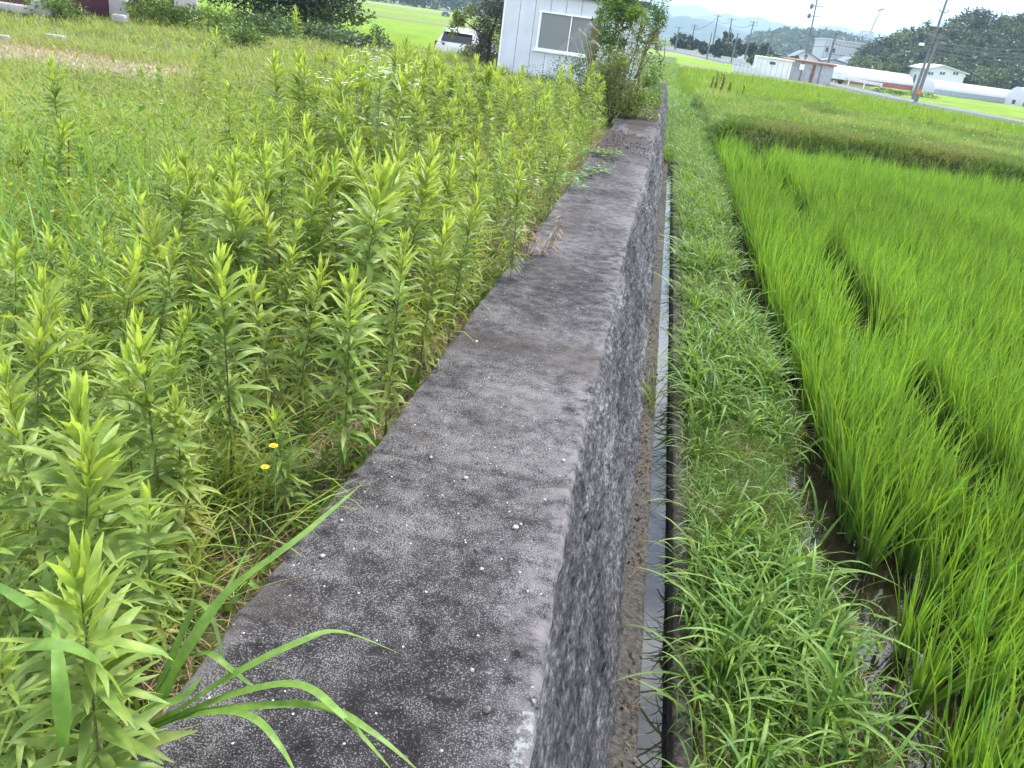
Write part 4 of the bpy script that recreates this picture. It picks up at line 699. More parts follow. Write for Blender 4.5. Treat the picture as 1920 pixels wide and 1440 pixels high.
# ================================================================== WHITE CAR
CARW = paint('car_white', (.8, .81, .83), .18, 0, var=.01); CARG = paint('car_glass', (.02, .025, .03), .06, var=.1); RED = paint('tail_red', (.35, .01, .015), .15); BLK = paint('black_plastic', (.02, .02, .02), .5); RIM = paint('alloy', (.5, .5, .52), .3, .8); TYRE = paint('tyre', (.02, .02, .02), .85); PLATE = paint('plate', (.7, .71, .7), .5)
def car(loc, rz, label, name='parked_car'):
    e_ = empty(name, loc, rz, label, 'car')
    # half section outlines (x half width, z) along the length y: rear 0 .. front 4.4
    ST = [(0.00, .84, .42, .95, .93, .70, 1.02), (.06, .90, .32, .98, 1.02, .70, 1.12), (.30, .925, .28, 1.0, 1.10, .66, 1.50), (.62, .93, .28, 1.0, 1.10, .64, 1.63), (1.6, .93, .28, .99, 1.08, .66, 1.68), (2.3, .93, .28, .98, 1.05, .64, 1.62), (2.75, .93, .28, .97, 1.03, .66, 1.38), (3.15, .92, .28, .96, 1.01, .80, 1.06), (3.9, .90, .30, .88, .93, .70, .97), (4.3, .80, .38, .70, .76, .55, .80), (4.4, .70, .45, .62, .66, .45, .68)]
    m = MB(); prev = None
    for (y, hw, zb, zs, zsh, rt, zt) in ST:
        half = [(hw*.86, zb), (hw*.99, zb+.12), (hw, (zb+zs)/2), (hw*.985, zs), (hw*.95, zsh), ((hw*.95+rt)/2+.02, (zsh+zt)/2), (rt, zt-.05), (rt*.86, zt), (0, zt+.02)]
        ring = half+[(-a, c) for a, c in half[:-1][::-1]]; i0 = len(m.v); m.v += [(a, y, c) for a, c in ring]; n = len(ring)
        if prev is not None:
            for k in range(n-1): m.f.append((prev+k, prev+k+1, i0+k+1, i0+k))
            m.f.append((prev+n-1, prev, i0, i0+n-1))
        else: m.f.append(tuple(range(n))[::-1])
        prev = i0
    m.f.append(tuple(prev+k for k in range(n)))
    o = m.build('body', CARW, e_, smooth=True); s_ = o.modifiers.new('sub', 'SUBSURF'); s_.levels = 2; s_.render_levels = 2
    MB().poly([(-.62, .055, 1.14), (.62, .055, 1.14), (.58, .265, 1.47), (-.58, .265, 1.47)], [(0, 1, 2, 3)]).poly([(-.66, .03, 1.11), (.66, .03, 1.11), (.62, .255, 1.49), (-.62, .255, 1.49)], [(0, 1, 2, 3)]).build('rear_window', CARG, e_)
    MB().box((0, .2, 1.6), (1.2, .28, .035), rx=-.06).build('spoiler', CARW, e_, bevel=.01)
    for s in (-1, 1):
        MB().poly([(s*.46, -.035, .98), (s*.95, .14, .93), (s*.965, .34, 1.04), (s*.93, .1, 1.09), (s*.46, -.015, 1.05)], [(0, 1, 2, 3, 4)]).poly([(s*.72, .0, .99), (s*.955, .12, .78), (s*.975, .25, .95), (s*.955, .14, 1.0)], [(0, 1, 2, 3)]).build('tail_light', RED, e_)
        MB().poly([(s*.905, .62, 1.13), (s*.90, 2.85, 1.09), (s*.70, 2.3, 1.53), (s*.695, 1.5, 1.59), (s*.71, .8, 1.55)], [(0, 1, 2, 3, 4)]).build('side_window', CARG, e_)
        MB().tube([(s*.6, .6, 1.68), (s*.6, .7, 1.72), (s*.6, 2.1, 1.72), (s*.6, 2.2, 1.66)], .015, 6).build('roof_rail', RIM, e_)
        MB().box((s*1.02, 2.55, 1.13), (.18, .12, .14)).build('mirror', CARW, e_, bevel=.03)
        for y in (.8, 3.5):
            wv = MB().tube([(s*.72, y, .34), (s*.935, y, .34)], [.34, .34], 24).build('wheel', TYRE, e_); MB().tube([(s*.93, y, .34), (s*.945, y, .34)], [.22, .2], 16).build('rim', RIM, wv)
    MB().box((0, .0, .42), (1.6, .12, .22)).build('bumper', BLK, e_, bevel=.03); MB().box((0, -.035, .84), (.34, .012, .17)).build('number_plate', PLATE, e_)
    return e_
car((at(855, 75, 35.5)[0], 35.5, -1.05), -.04, 'white hatchback suv seen from behind, parked left of the shed')
c = at(835, 29, 170); c[2] = -1.0
e_ = car(tuple(c), .2, 'tiny dark car far away on the road across the left rice fields', 'distant_car')
e_.scale = (.8, .8, .8)
for ch in e_.children:
    if ch.name.startswith('body') or ch.name.startswith('mirror') or ch.name.startswith('spoiler'): ch.data.materials.clear(); ch.data.materials.append(paint('car_dark', (.08, .09, .12), .3))

# ================================================================== LEFT BACKGROUND
MAROON = paint('maroon_cladding', (.07, .018, .025), .55, var=.2, scale=2); PINKW = paint('pale_plaster', (.55, .5, .5), .8, var=.06); BLOCK = paint('concrete_block', (.36, .35, .32), .9, var=.2, scale=6, bump=.3); BLUEP = paint('blue_grey_steel', (.3, .38, .46), .5, .3)
e_ = empty('maroon_hut', (-17.7, 21.5, -.15), -.25, 'dark maroon clad hut at the upper left corner behind the weeds', 'hut')
hb = MB()
for k in range(17): hb.box((-1.8+k*.225, 0, 1.3), (.215, .05, 2.5))
hb.build('cladding', MAROON, e_); MB().box((0, 1.55, 1.3), (3.7, 3.0, 2.46)).build('wall', MAROON, e_); MB().box((0, 1.5, 2.62), (4.2, 3.5, .12)).build('roof', DARK, e_)
for k, (px, py, wd, lb) in enumerate([(178, 22, 2.2, 'pale plaster wall panel to the right of the maroon hut'), (350, 26, .85, 'narrow pale plaster panel between the weeds and the dark tree')]):
    p = gp(px, py+10, -.15); e2 = empty('plaster_panel', tuple(p), -.1, lb, 'wall'); MB().box((0, 0, .8), (wd, .12, 1.6)).build('panel', PINKW, e2); MB().box((0, 0, 1.63), (wd+.06, .18, .06)).build('cap', BLOCK, e2)
p = gp(262, 30, -.15); lt = MB()
for s in (-.3, .3): lt.box((s, 0, .7), (.07, .05, 1.5))
for k in range(6): lt.box((0, 0, .15+k*.25), (.56, .04, .06))
o = lt.build('white_rack', SHEDT); o.location = p; tag(o, 'white slatted rack standing in the weeds at the upper left', 'rack')
for k, (px, py, d, rz, lb) in enumerate([(30, 24, (2.0, .35, .2), .1, 'long pale concrete slab at the foot of the maroon hut'), (84, 32, (.5, .5, .4), .3, 'rounded pale boulder at the right end of the slab'), (225, 44, (.36, .25, .22), .1, 'grey concrete block lying in the grass at the upper left'),
      (104, 78, (.34, .2, .12), .2, 'flat white stone at the rim of the gravel path'), (8, 80, (.2, .15, .12), .5, 'small white stone at the left border by the gravel path'), (380, 28, (.5, .1, .08), .1, 'small dark plank in the weeds before the dark tree')]):
    p = gp(px, py, -.1); n = MB(); n.box((0, 0, d[2]/2), d); o = n.build('concrete_slab' if k == 0 else ('plank' if k == 5 else 'stone'), DARK if k == 5 else BLOCK, bevel=d[2]*.3); o.location = p; o.rotation_euler[2] = rz; tag(o, lb, 'slab' if k == 0 else ('plank' if k == 5 else 'stone'))
# gravel path: a low sheet of pale stones
GRAV = paint('gravel', (.5, .47, .43), .95, var=.3, scale=14, bump=.8, bs=60)
xg = np.arange(-16, -6.6, .12); yg = np.linspace(-1.1, 1.1, 20); Vg, Qg = grid(xg, yg, lambda X, Y: 0*X); yc = 12.3+.12*(Vg[:, 0]+9); Vg[:, 1] = yc+Vg[:, 1]*(1.0+.5*(vn(Vg[:, 0]*1.2, 3, 9)-.5)); Vg[:, 2] = ground_z(Vg[:, 0], Vg[:, 1])+.03*(fbm(Vg[:, 0]*2, Vg[:, 1]*2, 404)-.42)+.006
tag(link('gravel_path', mesh_np('gravel_path', Vg, Qg, smooth=True), GRAV), kind='structure')
gv = scatter(-13, -6.8, 10, 14.5, 9000, lambda P: path(P)); tag(link('gravel', mesh_np('gravel', *cards(gv+[0, 0, .02], rng.uniform(.03, .07, len(gv)), vary((.52, .48, .43), len(gv), .2, .03), .9, 2)), DRY), 'pale loose stones strewn along the track in the yard', 'gravel', kind='stuff')
def tree(name, base, label, cat, clumps, trunk, r0, group=None):
    e_ = empty(name, base, 0, label, cat, group); b = MB(); b.tube([(0, 0, 0), (.02, 0, trunk*.5), (0, .03, trunk)], [r0, r0*.85, r0*.7], 8)
    for c_ in clumps[:6]: b.tube([(0, 0, trunk*.8), Vector(c_[1])*.6+Vector((0, 0, trunk*.3)), c_[1]], [r0*.5, r0*.35, r0*.12], 5)
    b.build('trunk', BARK, e_); link('crown', mesh_np('crown', *join([crown(*c_[:1], *c_[1:]) for c_ in clumps])), FOL, e_); return e_
DKG, MDG, LTG = (.035, .06, .022), (.07, .125, .03), (.13, .21, .04)
tree('broadleaf_tree', (-14.4, 33, -.2), 'large dense dark green tree at the top left in front of the rice fields', 'tree', [(9000, (-1.2, 0, 2.0), (3.3, 2.2, 2.7), .2, DKG, 22, 21, .3, .4), (4200, (1.1, -.3, 1.3), (1.9, 1.6, 1.5), .2, DKG, 12, 22, .3, .4), (1500, (-1.6, -1.2, .9), (2.4, 1.2, 1.0), .2, (.045, .075, .025), 10, 28, .3, .4), (500, (1.9, -1, .9), (1.3, 1, .8), .2, (.06, .1, .03), 6, 23, .5, .4), (500, (-.5, -1.8, 1.6), (2.2, 1.0, 1.2), .18, MDG, 9, 24, .5, .4)], 1.2, .18)
tree('broadleaf_tree', (-19.2, 31, -.2), 'dark tree further left whose crown merges with the large one', 'tree', [(5000, (0, 0, 2.2), (2.4, 2, 2.3), .2, (.03, .05, .025), 14, 25, .3, .4)], 1.2, .15)
tree('small_tree', (-5.75, 27.6, -.2), 'dark brownish tree squeezed against the left side of the white shed', 'tree', [(9000, (.25, 0, 1.9), (1.05, 1.0, 2.3), .1, (.055, .06, .03), 20, 26, .2, .4), (6000, (.1, -.4, 1.1), (1.0, .9, 1.3), .11, (.05, .055, .03), 16, 29, .15, .4), (900, (-.85, -.5, 1.3), (.4, .5, .6), .1, (.2, .26, .05), 6, 27, .5, .4)], 1.0, .07)
def bush(base, r, c, n, sz, label, seed, name='bush', cat='bush'):
    shrub(name, base, label, cat, [crown(n, (0, 0, r[2]*.75), r, sz, c, 10, seed, .4, .35, .4)], [(-r[0]*.4, 0, r[2]), (r[0]*.4, 0, r[2]*.9), (0, .1, r[2]*1.2)], .015)
for k, (px, py, r, c, n, sz, lb) in enumerate([(500, 70, (1.7, 1.0, .55), MDG, 2600, .12, 'leafy green bush below the left part of the dark tree'), (600, 78, (1.5, 1.0, .42), (.075, .12, .055), 2400, .13, 'grey green low bush below the dark tree'), (672, 92, (1.1, .8, .36), (.075, .12, .06), 1700, .12, 'grey green bush reaching toward the white blossoms'),
      (706, 82, (.5, .5, .4), MDG, 600, .1, 'small round bush at the yard edge beside the far rice'), (300, 52, (1.5, .8, .5), LTG, 1900, .11, 'light green bush in the upper left before the plaster panels'), (390, 62, (1.4, .8, .5), LTG, 1900, .11, 'light green bush to the left below the dark tree'), (220, 30, (1.0, .7, .8), (.12, .19, .03), 1500, .11, 'yellow green bush between the maroon hut and the white rack'),
      (110, 40, (1.1, .6, .4), LTG, 1500, .1, 'light green bush in front of the maroon hut'), (440, 88, (1.1, .7, .38), LTG, 1100, .11, 'low light green bush at the track end'), (330, 18, (1.2, .9, .9), MDG, 1400, .12, 'green bush behind the narrow plaster panel'), (905, 118, (.7, .6, .4), (.17, .15, .09), 900, .09, 'dry brownish brushwood between the car and the shed'), (880, 112, (.6, .5, .35), (.11, .15, .05), 700, .09, 'low green brush in front of the car'),
      (985, 140, (.7, .3, .3), MDG, 600, .08, 'dark weeds at the foot of the shed wall'), (1050, 150, (.7, .4, .4), (.09, .17, .04), 700, .08, 'green weeds below the shed window')]):
    p = gp(px, py, -.15); bush((p[0], p[1], float(ground_z(p[0], p[1]))), r, c, n, sz, lb, 500+k)
g = gp(520, 50, -.15); p = at(520, 0, g[1]); tag(MB().tube([g, (g[0], g[1], 2.2)], .03, 8).tube([(g[0]-.02, g[1], 2.2), (g[0]+.3, g[1], 2.25)], .02, 6).build('steel_pole', BLUEP), 'thin blue grey steel pole in front of the dark tree', 'pole')
# ---- rice fields beyond, as undulating canopies
def fieldmat(name, c, c2, sc=.5):
    m, t, b = mat(name); b.inputs['Roughness'].default_value = .8; b.inputs['Specular IOR Level'].default_value = .1; k = t.links.new
    tcn = N(t, 'ShaderNodeTexCoord'); a = N(t, 'ShaderNodeTexNoise', i_Scale=sc, i_Detail=5.0); a2 = N(t, 'ShaderNodeTexNoise', i_Scale=7.0, i_Detail=8.0, i_Roughness=.8); ad = N(t, 'ShaderNodeMath', operation='MULTIPLY_ADD'); ad.inputs[1].default_value = .5
    hm = N(t, 'ShaderNodeMath', operation='MULTIPLY'); hm.inputs[1].default_value = .5; r = N(t, 'ShaderNodeValToRGB'); r.color_ramp.elements[0].position = .36; r.color_ramp.elements[1].position = .64; r.color_ramp.elements[0].color = tuple(c)+(1,); r.color_ramp.elements[1].color = tuple(c2)+(1,)
    k(tcn.outputs['Object'], a.inputs['Vector']); k(tcn.outputs['Object'], a2.inputs['Vector']); k(a.outputs[0], hm.inputs[0]); k(a2.outputs[0], ad.inputs[0]); k(hm.outputs[0], ad.inputs[2]); k(ad.outputs[0], r.inputs[0]); k(r.outputs[0], b.inputs['Base Color'])
    bp = N(t, 'ShaderNodeBump'); bp.inputs['Strength'].default_value = .7; bp.inputs['Distance'].default_value = .12; k(a2.outputs[0], bp.inputs['Height']); k(bp.outputs[0], b.inputs['Normal']); return m
FG_ = fieldmat('field_green', (.125, .21, .016), (.2, .31, .026)); FY = fieldmat('field_pale', (.17, .25, .04), (.24, .32, .06), .1); FB = fieldmat('levee_grass', (.14, .18, .06), (.26, .27, .11), .3); FO = fieldmat('field_olive', (.13, .2, .04), (.21, .24, .07), .2)
def field(name, quad, z, m, label, step=1.2, h=.12, kind='stuff', nx=None):
    a, b, c, d = [np.array(q, float) for q in quad]; n1 = int(max(np.linalg.norm(b-a), np.linalg.norm(c-d))/step)+2; n2 = int(max(np.linalg.norm(d-a), np.linalg.norm(c-b))/step)+2; n1 = min(n1, 260); n2 = min(n2, 260)
    U, W_ = np.meshgrid(np.linspace(0, 1, n1), np.linspace(0, 1, n2)); P = ((1-U)*(1-W_))[..., None]*a+(U*(1-W_))[..., None]*b+(U*W_)[..., None]*c+((1-U)*W_)[..., None]*d
    E_ = np.minimum(np.minimum(U*n1, (1-U)*n1), np.minimum(W_*n2, (1-W_)*n2)); Z = z + h*(fbm(P[..., 0]*.8, P[..., 1]*.8, 601)-.5) - (z+1.12)*np.clip(1-E_, 0, 1)
    i = np.arange(n2-1)[:, None]*n1 + np.arange(n1-1)[None, :]; Q = np.stack([i, i+1, i+n1+1, i+n1], -1).reshape(-1, 4)
    o = link(name, mesh_np(name, np.concatenate([P, Z[..., None]], -1).reshape(-1, 3), Q, smooth=True), m); return tag(o, label, 'rice' if 'rice' in name else 'grass', kind=kind)
RX = lambda y: np.interp(y, [40, 50, 61, 70, 85, 100, 122, 150, 190, 260], [36, 30, 23.6, 18.9, 15.8, 13.6, 9.3, 3.5, -6, -24])
def left_of_road(name, x0, y0, y1, off, z, m, label):
    q = [(x0, y0), (RX(y0)-off, y0), (RX(y1)-off, y1), (x0, y1)]; ny = int((y1-y0)/.8)+2; nx = 60; U, W_ = np.meshgrid(np.linspace(0, 1, nx), np.linspace(y0, y1, ny)); X = x0+(RX(W_)-off-x0)*U
    E_ = np.minimum(np.minimum(U*nx, (1-U)*nx), np.minimum(W_-y0, y1-W_)*1.3); Z = z+.1*(fbm(X*.8, W_*.8, 602)-.5)-(z+1.12)*np.clip(1-E_, 0, 1); i = np.arange(ny-1)[:, None]*nx+np.arange(nx-1)[None, :]
    tag(link(name, mesh_np(name, np.stack([X, W_, Z], -1).reshape(-1, 3), np.stack([i, i+1, i+nx+1, i+nx], -1).reshape(-1, 4), smooth=True), m), label, 'rice', kind='stuff')
left_of_road('rice_field', .9, 39, 76, 2.4, -.8, FG_, 'bright green rice field between the weedy strip and the grey road')
left_of_road('rice_field', .5, 86, 118, 2.6, -.8, FG_, 'strip of bright rice field beyond the brown levee toward the distant road')
left_of_road('rice_field', -8, 122, 150, 2.6, -.85, FY, 'pale far rice field at the road bend')
# fine blades along the nearer part of that field, so its surface and edge stay soft
P = scatter(.9, 30, 39, 52, 12000, z=-1.0, m=20); P = P[P[:, 0] < RX(P[:, 1])-4]; P2 = scatter(.9, 30, 52, 76, 12000, z=-1.0, m=20); P2 = P2[P2[:, 0] < RX(P2[:, 1])-4]
tag(link('rice', mesh_np('rice', *join([tufts(P, 5, .42, .03, (.12, .21, .016), (.21, .33, .028), 2, (1.2, 1.5), (.1, .7), .1), tufts(P2, 4, .42, .045, (.12, .21, .016), (.21, .33, .028), 2, (1.2, 1.5), (.1, .7), .15)])), RICE), 'fine blades of rice rising over the middle field', 'rice', kind='stuff')
field('levee_grass', [(.6, 76.5), (16, 74), (14, 80), (.6, 85.5)], -.7, FB, 'brownish grass levee across the middle rice field', .8)
# levee right behind the near paddy: fine seed-headed grass, then mixed weeds
lv = scatter(1.5, 16, 20.0, 24.8, 12500, m=40, top=.8); tone_ = fbm(lv[:, 0]*.55, lv[:, 1]*.8, 615); hgt = .10+.34*fbm(lv[:, 0]*.8, lv[:, 1]*.8, 611)*sm(19.8, 20.8, lv[:, 1]+.8*(vn(lv[:, 0]*1.3, 2, 5)-.5))
def tuft_h(P, nb, hh, W, c, c2, e=(1.0, 1.5), dr=(.2, 1.1), sp=.08):
    B = np.repeat(P, nb, 0); n = len(B); H_ = np.repeat(hh, nb); B = B+np.concatenate([rng.normal(size=(n, 2))*sp, np.zeros((n, 1))], 1)
    return strips(B, rng.uniform(0, 6.28, n), rng.uniform(*e, n), rng.uniform(*dr, n), H_*rng.uniform(.6, 1.2, n), W*rng.uniform(.6, 1.3, n), 3, 0, 'grass', vary(c, n, .2, .1), vary(c2, n, .2, .1), rng.uniform(-.5, .5, n), 1.4)
lw_ = scatter(1.5, 17, 24, 39, 13000, m=30, top=.8); tw_ = fbm(lw_[:, 0]*.5, lw_[:, 1]*.5, 616); hw_ = .15+.6*fbm(lw_[:, 0]*.5, lw_[:, 1]*.5, 612)
lc = scatter(1.5, 16, 19.9, 24.6, 60000, m=40, top=.8); lc[:, 2] += rng.uniform(.0, 1, len(lc))*(.1+.35*fbm(lc[:, 0]*.8, lc[:, 1]*.8, 611)); lt = fbm(lc[:, 0]*.55, lc[:, 1]*.8, 615)[:, None]
lx = scatter(1.5, 18, 24.6, 39, 50000, m=30, top=.8); lx[:, 2] += rng.uniform(.0, 1, len(lx))*(.05+.5*fbm(lx[:, 0]*.5, lx[:, 1]*.5, 612)); lu = fbm(lx[:, 0]*.5, lx[:, 1]*.5, 616)[:, None]
tag(link('levee_grass', mesh_np('levee_grass', *join([cards(lc, rng.uniform(.05, .11, len(lc)), vary((1, 1, 1), len(lc), .2, .08)*(np.array([.13, .22, .045])*(1-sm(.5, .62, lt))+np.array([.22, .27, .09])*sm(.5, .62, lt)), .22, .8), cards(lx, rng.uniform(.06, .13, len(lx)), vary((1, 1, 1), len(lx), .2, .08)*(np.array([.12, .20, .04])*(1-sm(.45, .6, lu))+np.array([.24, .31, .09])*sm(.45, .6, lu)), .3, .8), *[tuft_h(lv[k_], 9, hgt[k_], .016, a_, b_) for k_, a_, b_ in ((tone_ < .52, (.06, .12, .025), (.17, .29, .055)), ((tone_ >= .52) & (tone_ < .64), (.06, .12, .03), (.21, .30, .07)), (tone_ >= .64, (.07, .12, .035), (.27, .29, .12)))], *[tuft_h(lw_[k_], 8, hw_[k_], .028, a_, b_) for k_, a_, b_ in ((tw_ < .45, (.07, .13, .03), (.18, .27, .07)), ((tw_ >= .45) & (tw_ < .6), (.10, .19, .035), (.24, .38, .08)), (tw_ >= .6, (.12, .2, .05), (.32, .40, .15)))]])), LEAF), 'fluffy brown green seeding grass on the levee behind the near paddy', 'grass', kind='stuff')
wf_ = lw_[rng.random(len(lw_)) < .06]; tag(link('weed_blossoms', mesh_np('weed_blossoms', *cards(wf_+[0, 0, .45]+rng.normal(size=(len(wf_), 3))*.1, .05, vary((.5, .5, .15), len(wf_), .2, .1), .8, 1)), DRY), 'tiny pale yellow blossoms speckling the weeds beyond the levee', 'blossoms', kind='stuff')
DOCK = paint('dock_brown', (.09, .05, .035), .85, var=.25, scale=20)
def dock(px, pyb, H, n, label, sp=.25, grp=None, m=DOCK, pl=True):
    p = gp(px, pyb, -.85); e2 = empty('dock_weed', tuple(p), 0, label, 'weed', grp)
    for i in range(n):
        q = Vector((rng.normal()*sp, rng.normal()*sp, 0)) if n > 1 else Vector((0, 0, 0)); h = H*rng.uniform(.7, 1.05); t = q+Vector((rng.normal()*.05, rng.normal()*.05, h)); MB().tube([q, t], [.012, .006], 4).build('stem', m, e2); k = rng.uniform(.35, 1, 60)[:, None]; cs = np.array(q)*(1-k)+np.array(t)*k+rng.normal(size=(60, 3))*.02
        link('seed_head', mesh_np('seed_head', *cards(cs, .07, vary((.13, .075, .05), 60, .3), .5, .5)), DRY, e2)
dock(1335, 185, .95, 7, 'tall brown seeding dock weeds in a clump left of the levee', .3); dock(1362, 198, .9, 5, 'second clump of dark dock weeds with leaning heads', .35); dock(1350, 160, .7, 3, 'thin brown dock weeds behind the first clump', .3)
dock(1740, 250, .7, 1, 'single dark dock stalk on the levee, left one of the tall two'); dock(1780, 256, .85, 1, 'single dark dock stalk on the levee, right one of the tall two'); dock(1860, 262, .5, 2, 'short brown dock stalks near the right border'); dock(1700, 240, .45, 2, 'short brown dock stalks halfway along the weedy strip')
for k, (px, py, r, c, lb) in enumerate([(1365, 232, (.55, .4, .28), (.26, .23, .2), 'dry greyish dead bush on the levee'), (1400, 248, (.5, .3, .16), (.3, .22, .15), 'brown dead grass heap at the levee foot'), (1308, 205, (.4, .5, .35), (.13, .23, .04), 'leafy green weed where the bank meets the levee'), (1800, 262, (1.6, .6, .28), (.17, .16, .08), 'brownish weeds along the top of the levee to the right'), (1530, 205, (1.6, .8, .3), (.08, .13, .04), 'dark green weed patch in the middle of the levee'), (1625, 225, (1.3, .7, .25), (.1, .16, .05), 'second green weed patch on the levee'), (1900, 295, (1.0, .6, .3), (.18, .19, .06), 'yellow brown weeds by the right border')]):
    p = gp(px, py, -.8); bush((p[0], p[1], -.85), r, c, 1000, .06, lb, 700+k, 'weed_clump', 'weeds')
# ---- road, guard rail and far fields on the right
ASPH = paint('asphalt', (.15, .155, .17), .9, var=.1, scale=2); KERB = paint('road_kerb', (.55, .55, .52), .85, var=.1)
yr = np.concatenate([np.arange(40, 120, 1.0), np.arange(120, 262, 4.0)]); rdx = RX(yr); m = MB()
tx = np.gradient(rdx, yr); ln = np.hypot(tx, 1); nx_, ny_ = 1/ln, -tx/ln
m.poly([(rdx[i]+s*1.55*nx_[i], yr[i]+s*1.55*ny_[i], z) for i in range(len(yr)) for s, z in ((-1.35, -1.1), (-1, -.66), (1, -.66), (1.35, -1.1))], [(4*i+k, 4*i+k+1, 4*i+k+5, 4*i+k+4) for i in range(len(yr)-1) for k in range(3)]); tag(m.build('road', ASPH), kind='structure')
q = [at(a, b, Y) for a, b, Y in [(735, 95, 44), (815, 102, 44)]]; tag(MB().poly([(-60, 46.5, -1.0), (-2, 43, -1.0), (-2, 46, -1.0), (-60, 50, -1.0)], [(0, 1, 2, 3)]).build('side_road', ASPH), kind='structure')
def fld(x0, x1, y0, y1, z, m, lb, st=1.0): field('rice_field', [(x0(y0), y0), (x1(y0), y0), (x1(y1), y1), (x0(y1), y1)], z, m, lb, st)
R2 = lambda y: RX(y)+3.0
field('rice_field', [(39, 44), (120, 60), (120, 84), (24.5, 69)], -.8, FG_, 'green rice field just beyond the road at the right border')
field('rice_field', [(23, 71), (120, 86), (120, 112), (21.5, 84)], -.8, FG_, 'middle one of the rice fields beyond the road on the right')
field('rice_field', [(21.5, 86), (120, 114), (120, 121), (24, 112)], -.8, FG_, 'farthest thin rice field before the greenhouses')
for k, (a, b, lb) in enumerate([((22, 84.5), (24, 86), 'dark weed hedge beyond the road right of the guard rail')]):
    for j in range(5):
        bush((20.5+j*1.3, 88+j*.9, -1.0), (1.3, .7, .45), (.07, .13, .03), 500, .14, lb+['', ', second clump', ', third clump', ', fourth clump', ', last clump to the right'][j], 720+j)
for i, (x0, y0, x1, y1, m_, lb) in enumerate([(-70, 51, -3, 88, FG_, 'bright rice field across the side road left of the shed'), (-100, 91, -6, 120, FO, 'olive field behind the bright one on the left'), (-120, 122, -8, 160, FG_, 'green field further back on the left'), (-170, 163, -10, 225, FO, 'olive brown field near the distant wood'), (-230, 228, -12, 318, FY, 'pale field right in front of the distant wood')]):
    field('rice_field', [(x0, y0+2), (x1, y0), (x1, y1), (x0, y1)], -.55, m_, lb, 2.0)
field('levee_grass', [(-100, 89), (-4, 88.4), (-4, 90.6), (-100, 92)], -.6, FB, 'dry levee strip between two left fields', 1); field('levee_grass', [(-170, 160.5), (-8, 160.3), (-8, 162.7), (-170, 162.7)], -.5, FB, 'second dry levee strip on the left', 1.5)
GAL = paint('white_steel', (.75, .76, .77), .45, .2, var=.05)
gr = empty('guard_rail', (20.3, 90.5, -.8), 0, 'white steel guard rail at the far side of the road', 'guard rail'); p0, p1 = np.array([20.6, 89.5]), np.array([15.8, 104.]); rr = MB(); d = (p1-p0); L0 = np.linalg.norm(d); a = math.atan2(d[1], d[0])
rr.box((*((p0+p1)/2-[20.3, 90.5]), .62), (L0, .06, .28), rz=a); rr.build('rail', GAL, gr)
for k in range(6): q = p0+d*k/5-[20.3, 90.5]; MB().box((q[0]-.08, q[1], .35), (.12, .12, .75)).build('post', GAL, gr)
lwl = MB()
for a, b, c, d_ in [(1243, 92, 1340, 107), (1352, 111, 1428, 124)]:
    p, q = gp(a, b, -.85), gp(c, d_, -.85); lwl = MB(); v_ = q-p; lwl.box((*((p+q)/2)[:2], -.62), (np.hypot(v_[0], v_[1]), .25, .6), rz=math.atan2(v_[1], v_[0])); o = lwl.build('low_wall', KERB); tag(o, 'low whitish roadside wall '+('left of the leaning pole pair' if a < 1300 else 'behind the mesh fence'), 'low wall')
# ---- sheds by the road
CORR = paint('corrugated_grey', (.42, .43, .47), .5, .3, var=.12, scale=3); RUSTR = paint('rusty_roof', (.25, .11, .07), .8, var=.3, scale=3); WSH = paint('white_container', (.7, .71, .73), .5, var=.06, scale=2); MESH = paint('pale_sheet', (.5, .58, .58), .5, var=.12, scale=5)
def corr_shack():
    e2 = empty('corrugated_shack', (12.4, 84.5, -1), .05, 'grey corrugated shack with a rusty flat roof and a small white box beside the road', 'shack'); b = MB()
    for k in range(22): b.box((-2.05+k*.195, -1.2, .95), (.10, .06, 1.9)).box((-1.95+k*.195, -1.17, .95), (.097, .05, 1.9))
    b.box((2.2, 0, .95), (.06, 2.5, 1.9)).box((-2.13, 0, .95), (.06, 2.5, 1.9)).box((0, 1.2, .95), (4.3, .06, 1.9)); b.build('wall', CORR, e2)
    MB().box((0, -.05, 1.98), (4.7, 3.0, .14), rx=.03).build('roof', RUSTR, e2); MB().box((-.65, -1.36, 1.45), (.42, .3, .5)).build('meter_box', SHEDT, e2, bevel=.02); MB().box((.45, -1.26, .95), (.28, .05, 1.7)).build('rust_streak_sheet', RUSTR, e2)
    MB().box((-.55, -1.25, .9), (.05, .06, 1.8)).box((1.1, -1.25, .9), (.05, .06, 1.8)).build('batten', DARK, e2)
corr_shack()
e2 = empty('white_container', (9.15, 82, -1), .05, 'white container like shed left of the corrugated shack', 'shed'); MB().box((0, 0, .9), (2.9, 2.2, 1.8)).build('body', WSH, e2, bevel=.03); MB().box((0, 0, 1.86), (3.2, 2.5, .1)).build('roof', GAL, e2); MB().box((-.25, -1.12, 1.45), (.5, .04, .22)).build('vent', DARK, e2); MB().box((-1.58, -.3, .95), (.3, 1.2, 1.85)).build('side_box', WSH, e2, bevel=.03)
for k in range(6): MB().box((-1.2+k*.48, -1.11, .9), (.02, .02, 1.6)).build('seam', SEAM, e2)
e2 = empty('mesh_fence', (6.9, 80, -1), .03, 'pale translucent sheet fence left of the white container', 'fence')
for k in range(7): MB().box((-1.15+k*.36, 0, .4+.03*vn(k*3.1, 1, 4)), (.34, .03, .8+.16*vn(k*1.7, 2, 5))).build('sheet', MESH, e2); MB().tube([(-1.33+k*.36, -.04, 0), (-1.33+k*.36, -.04, 1.0)], .02, 5).build('post', GAL, e2)
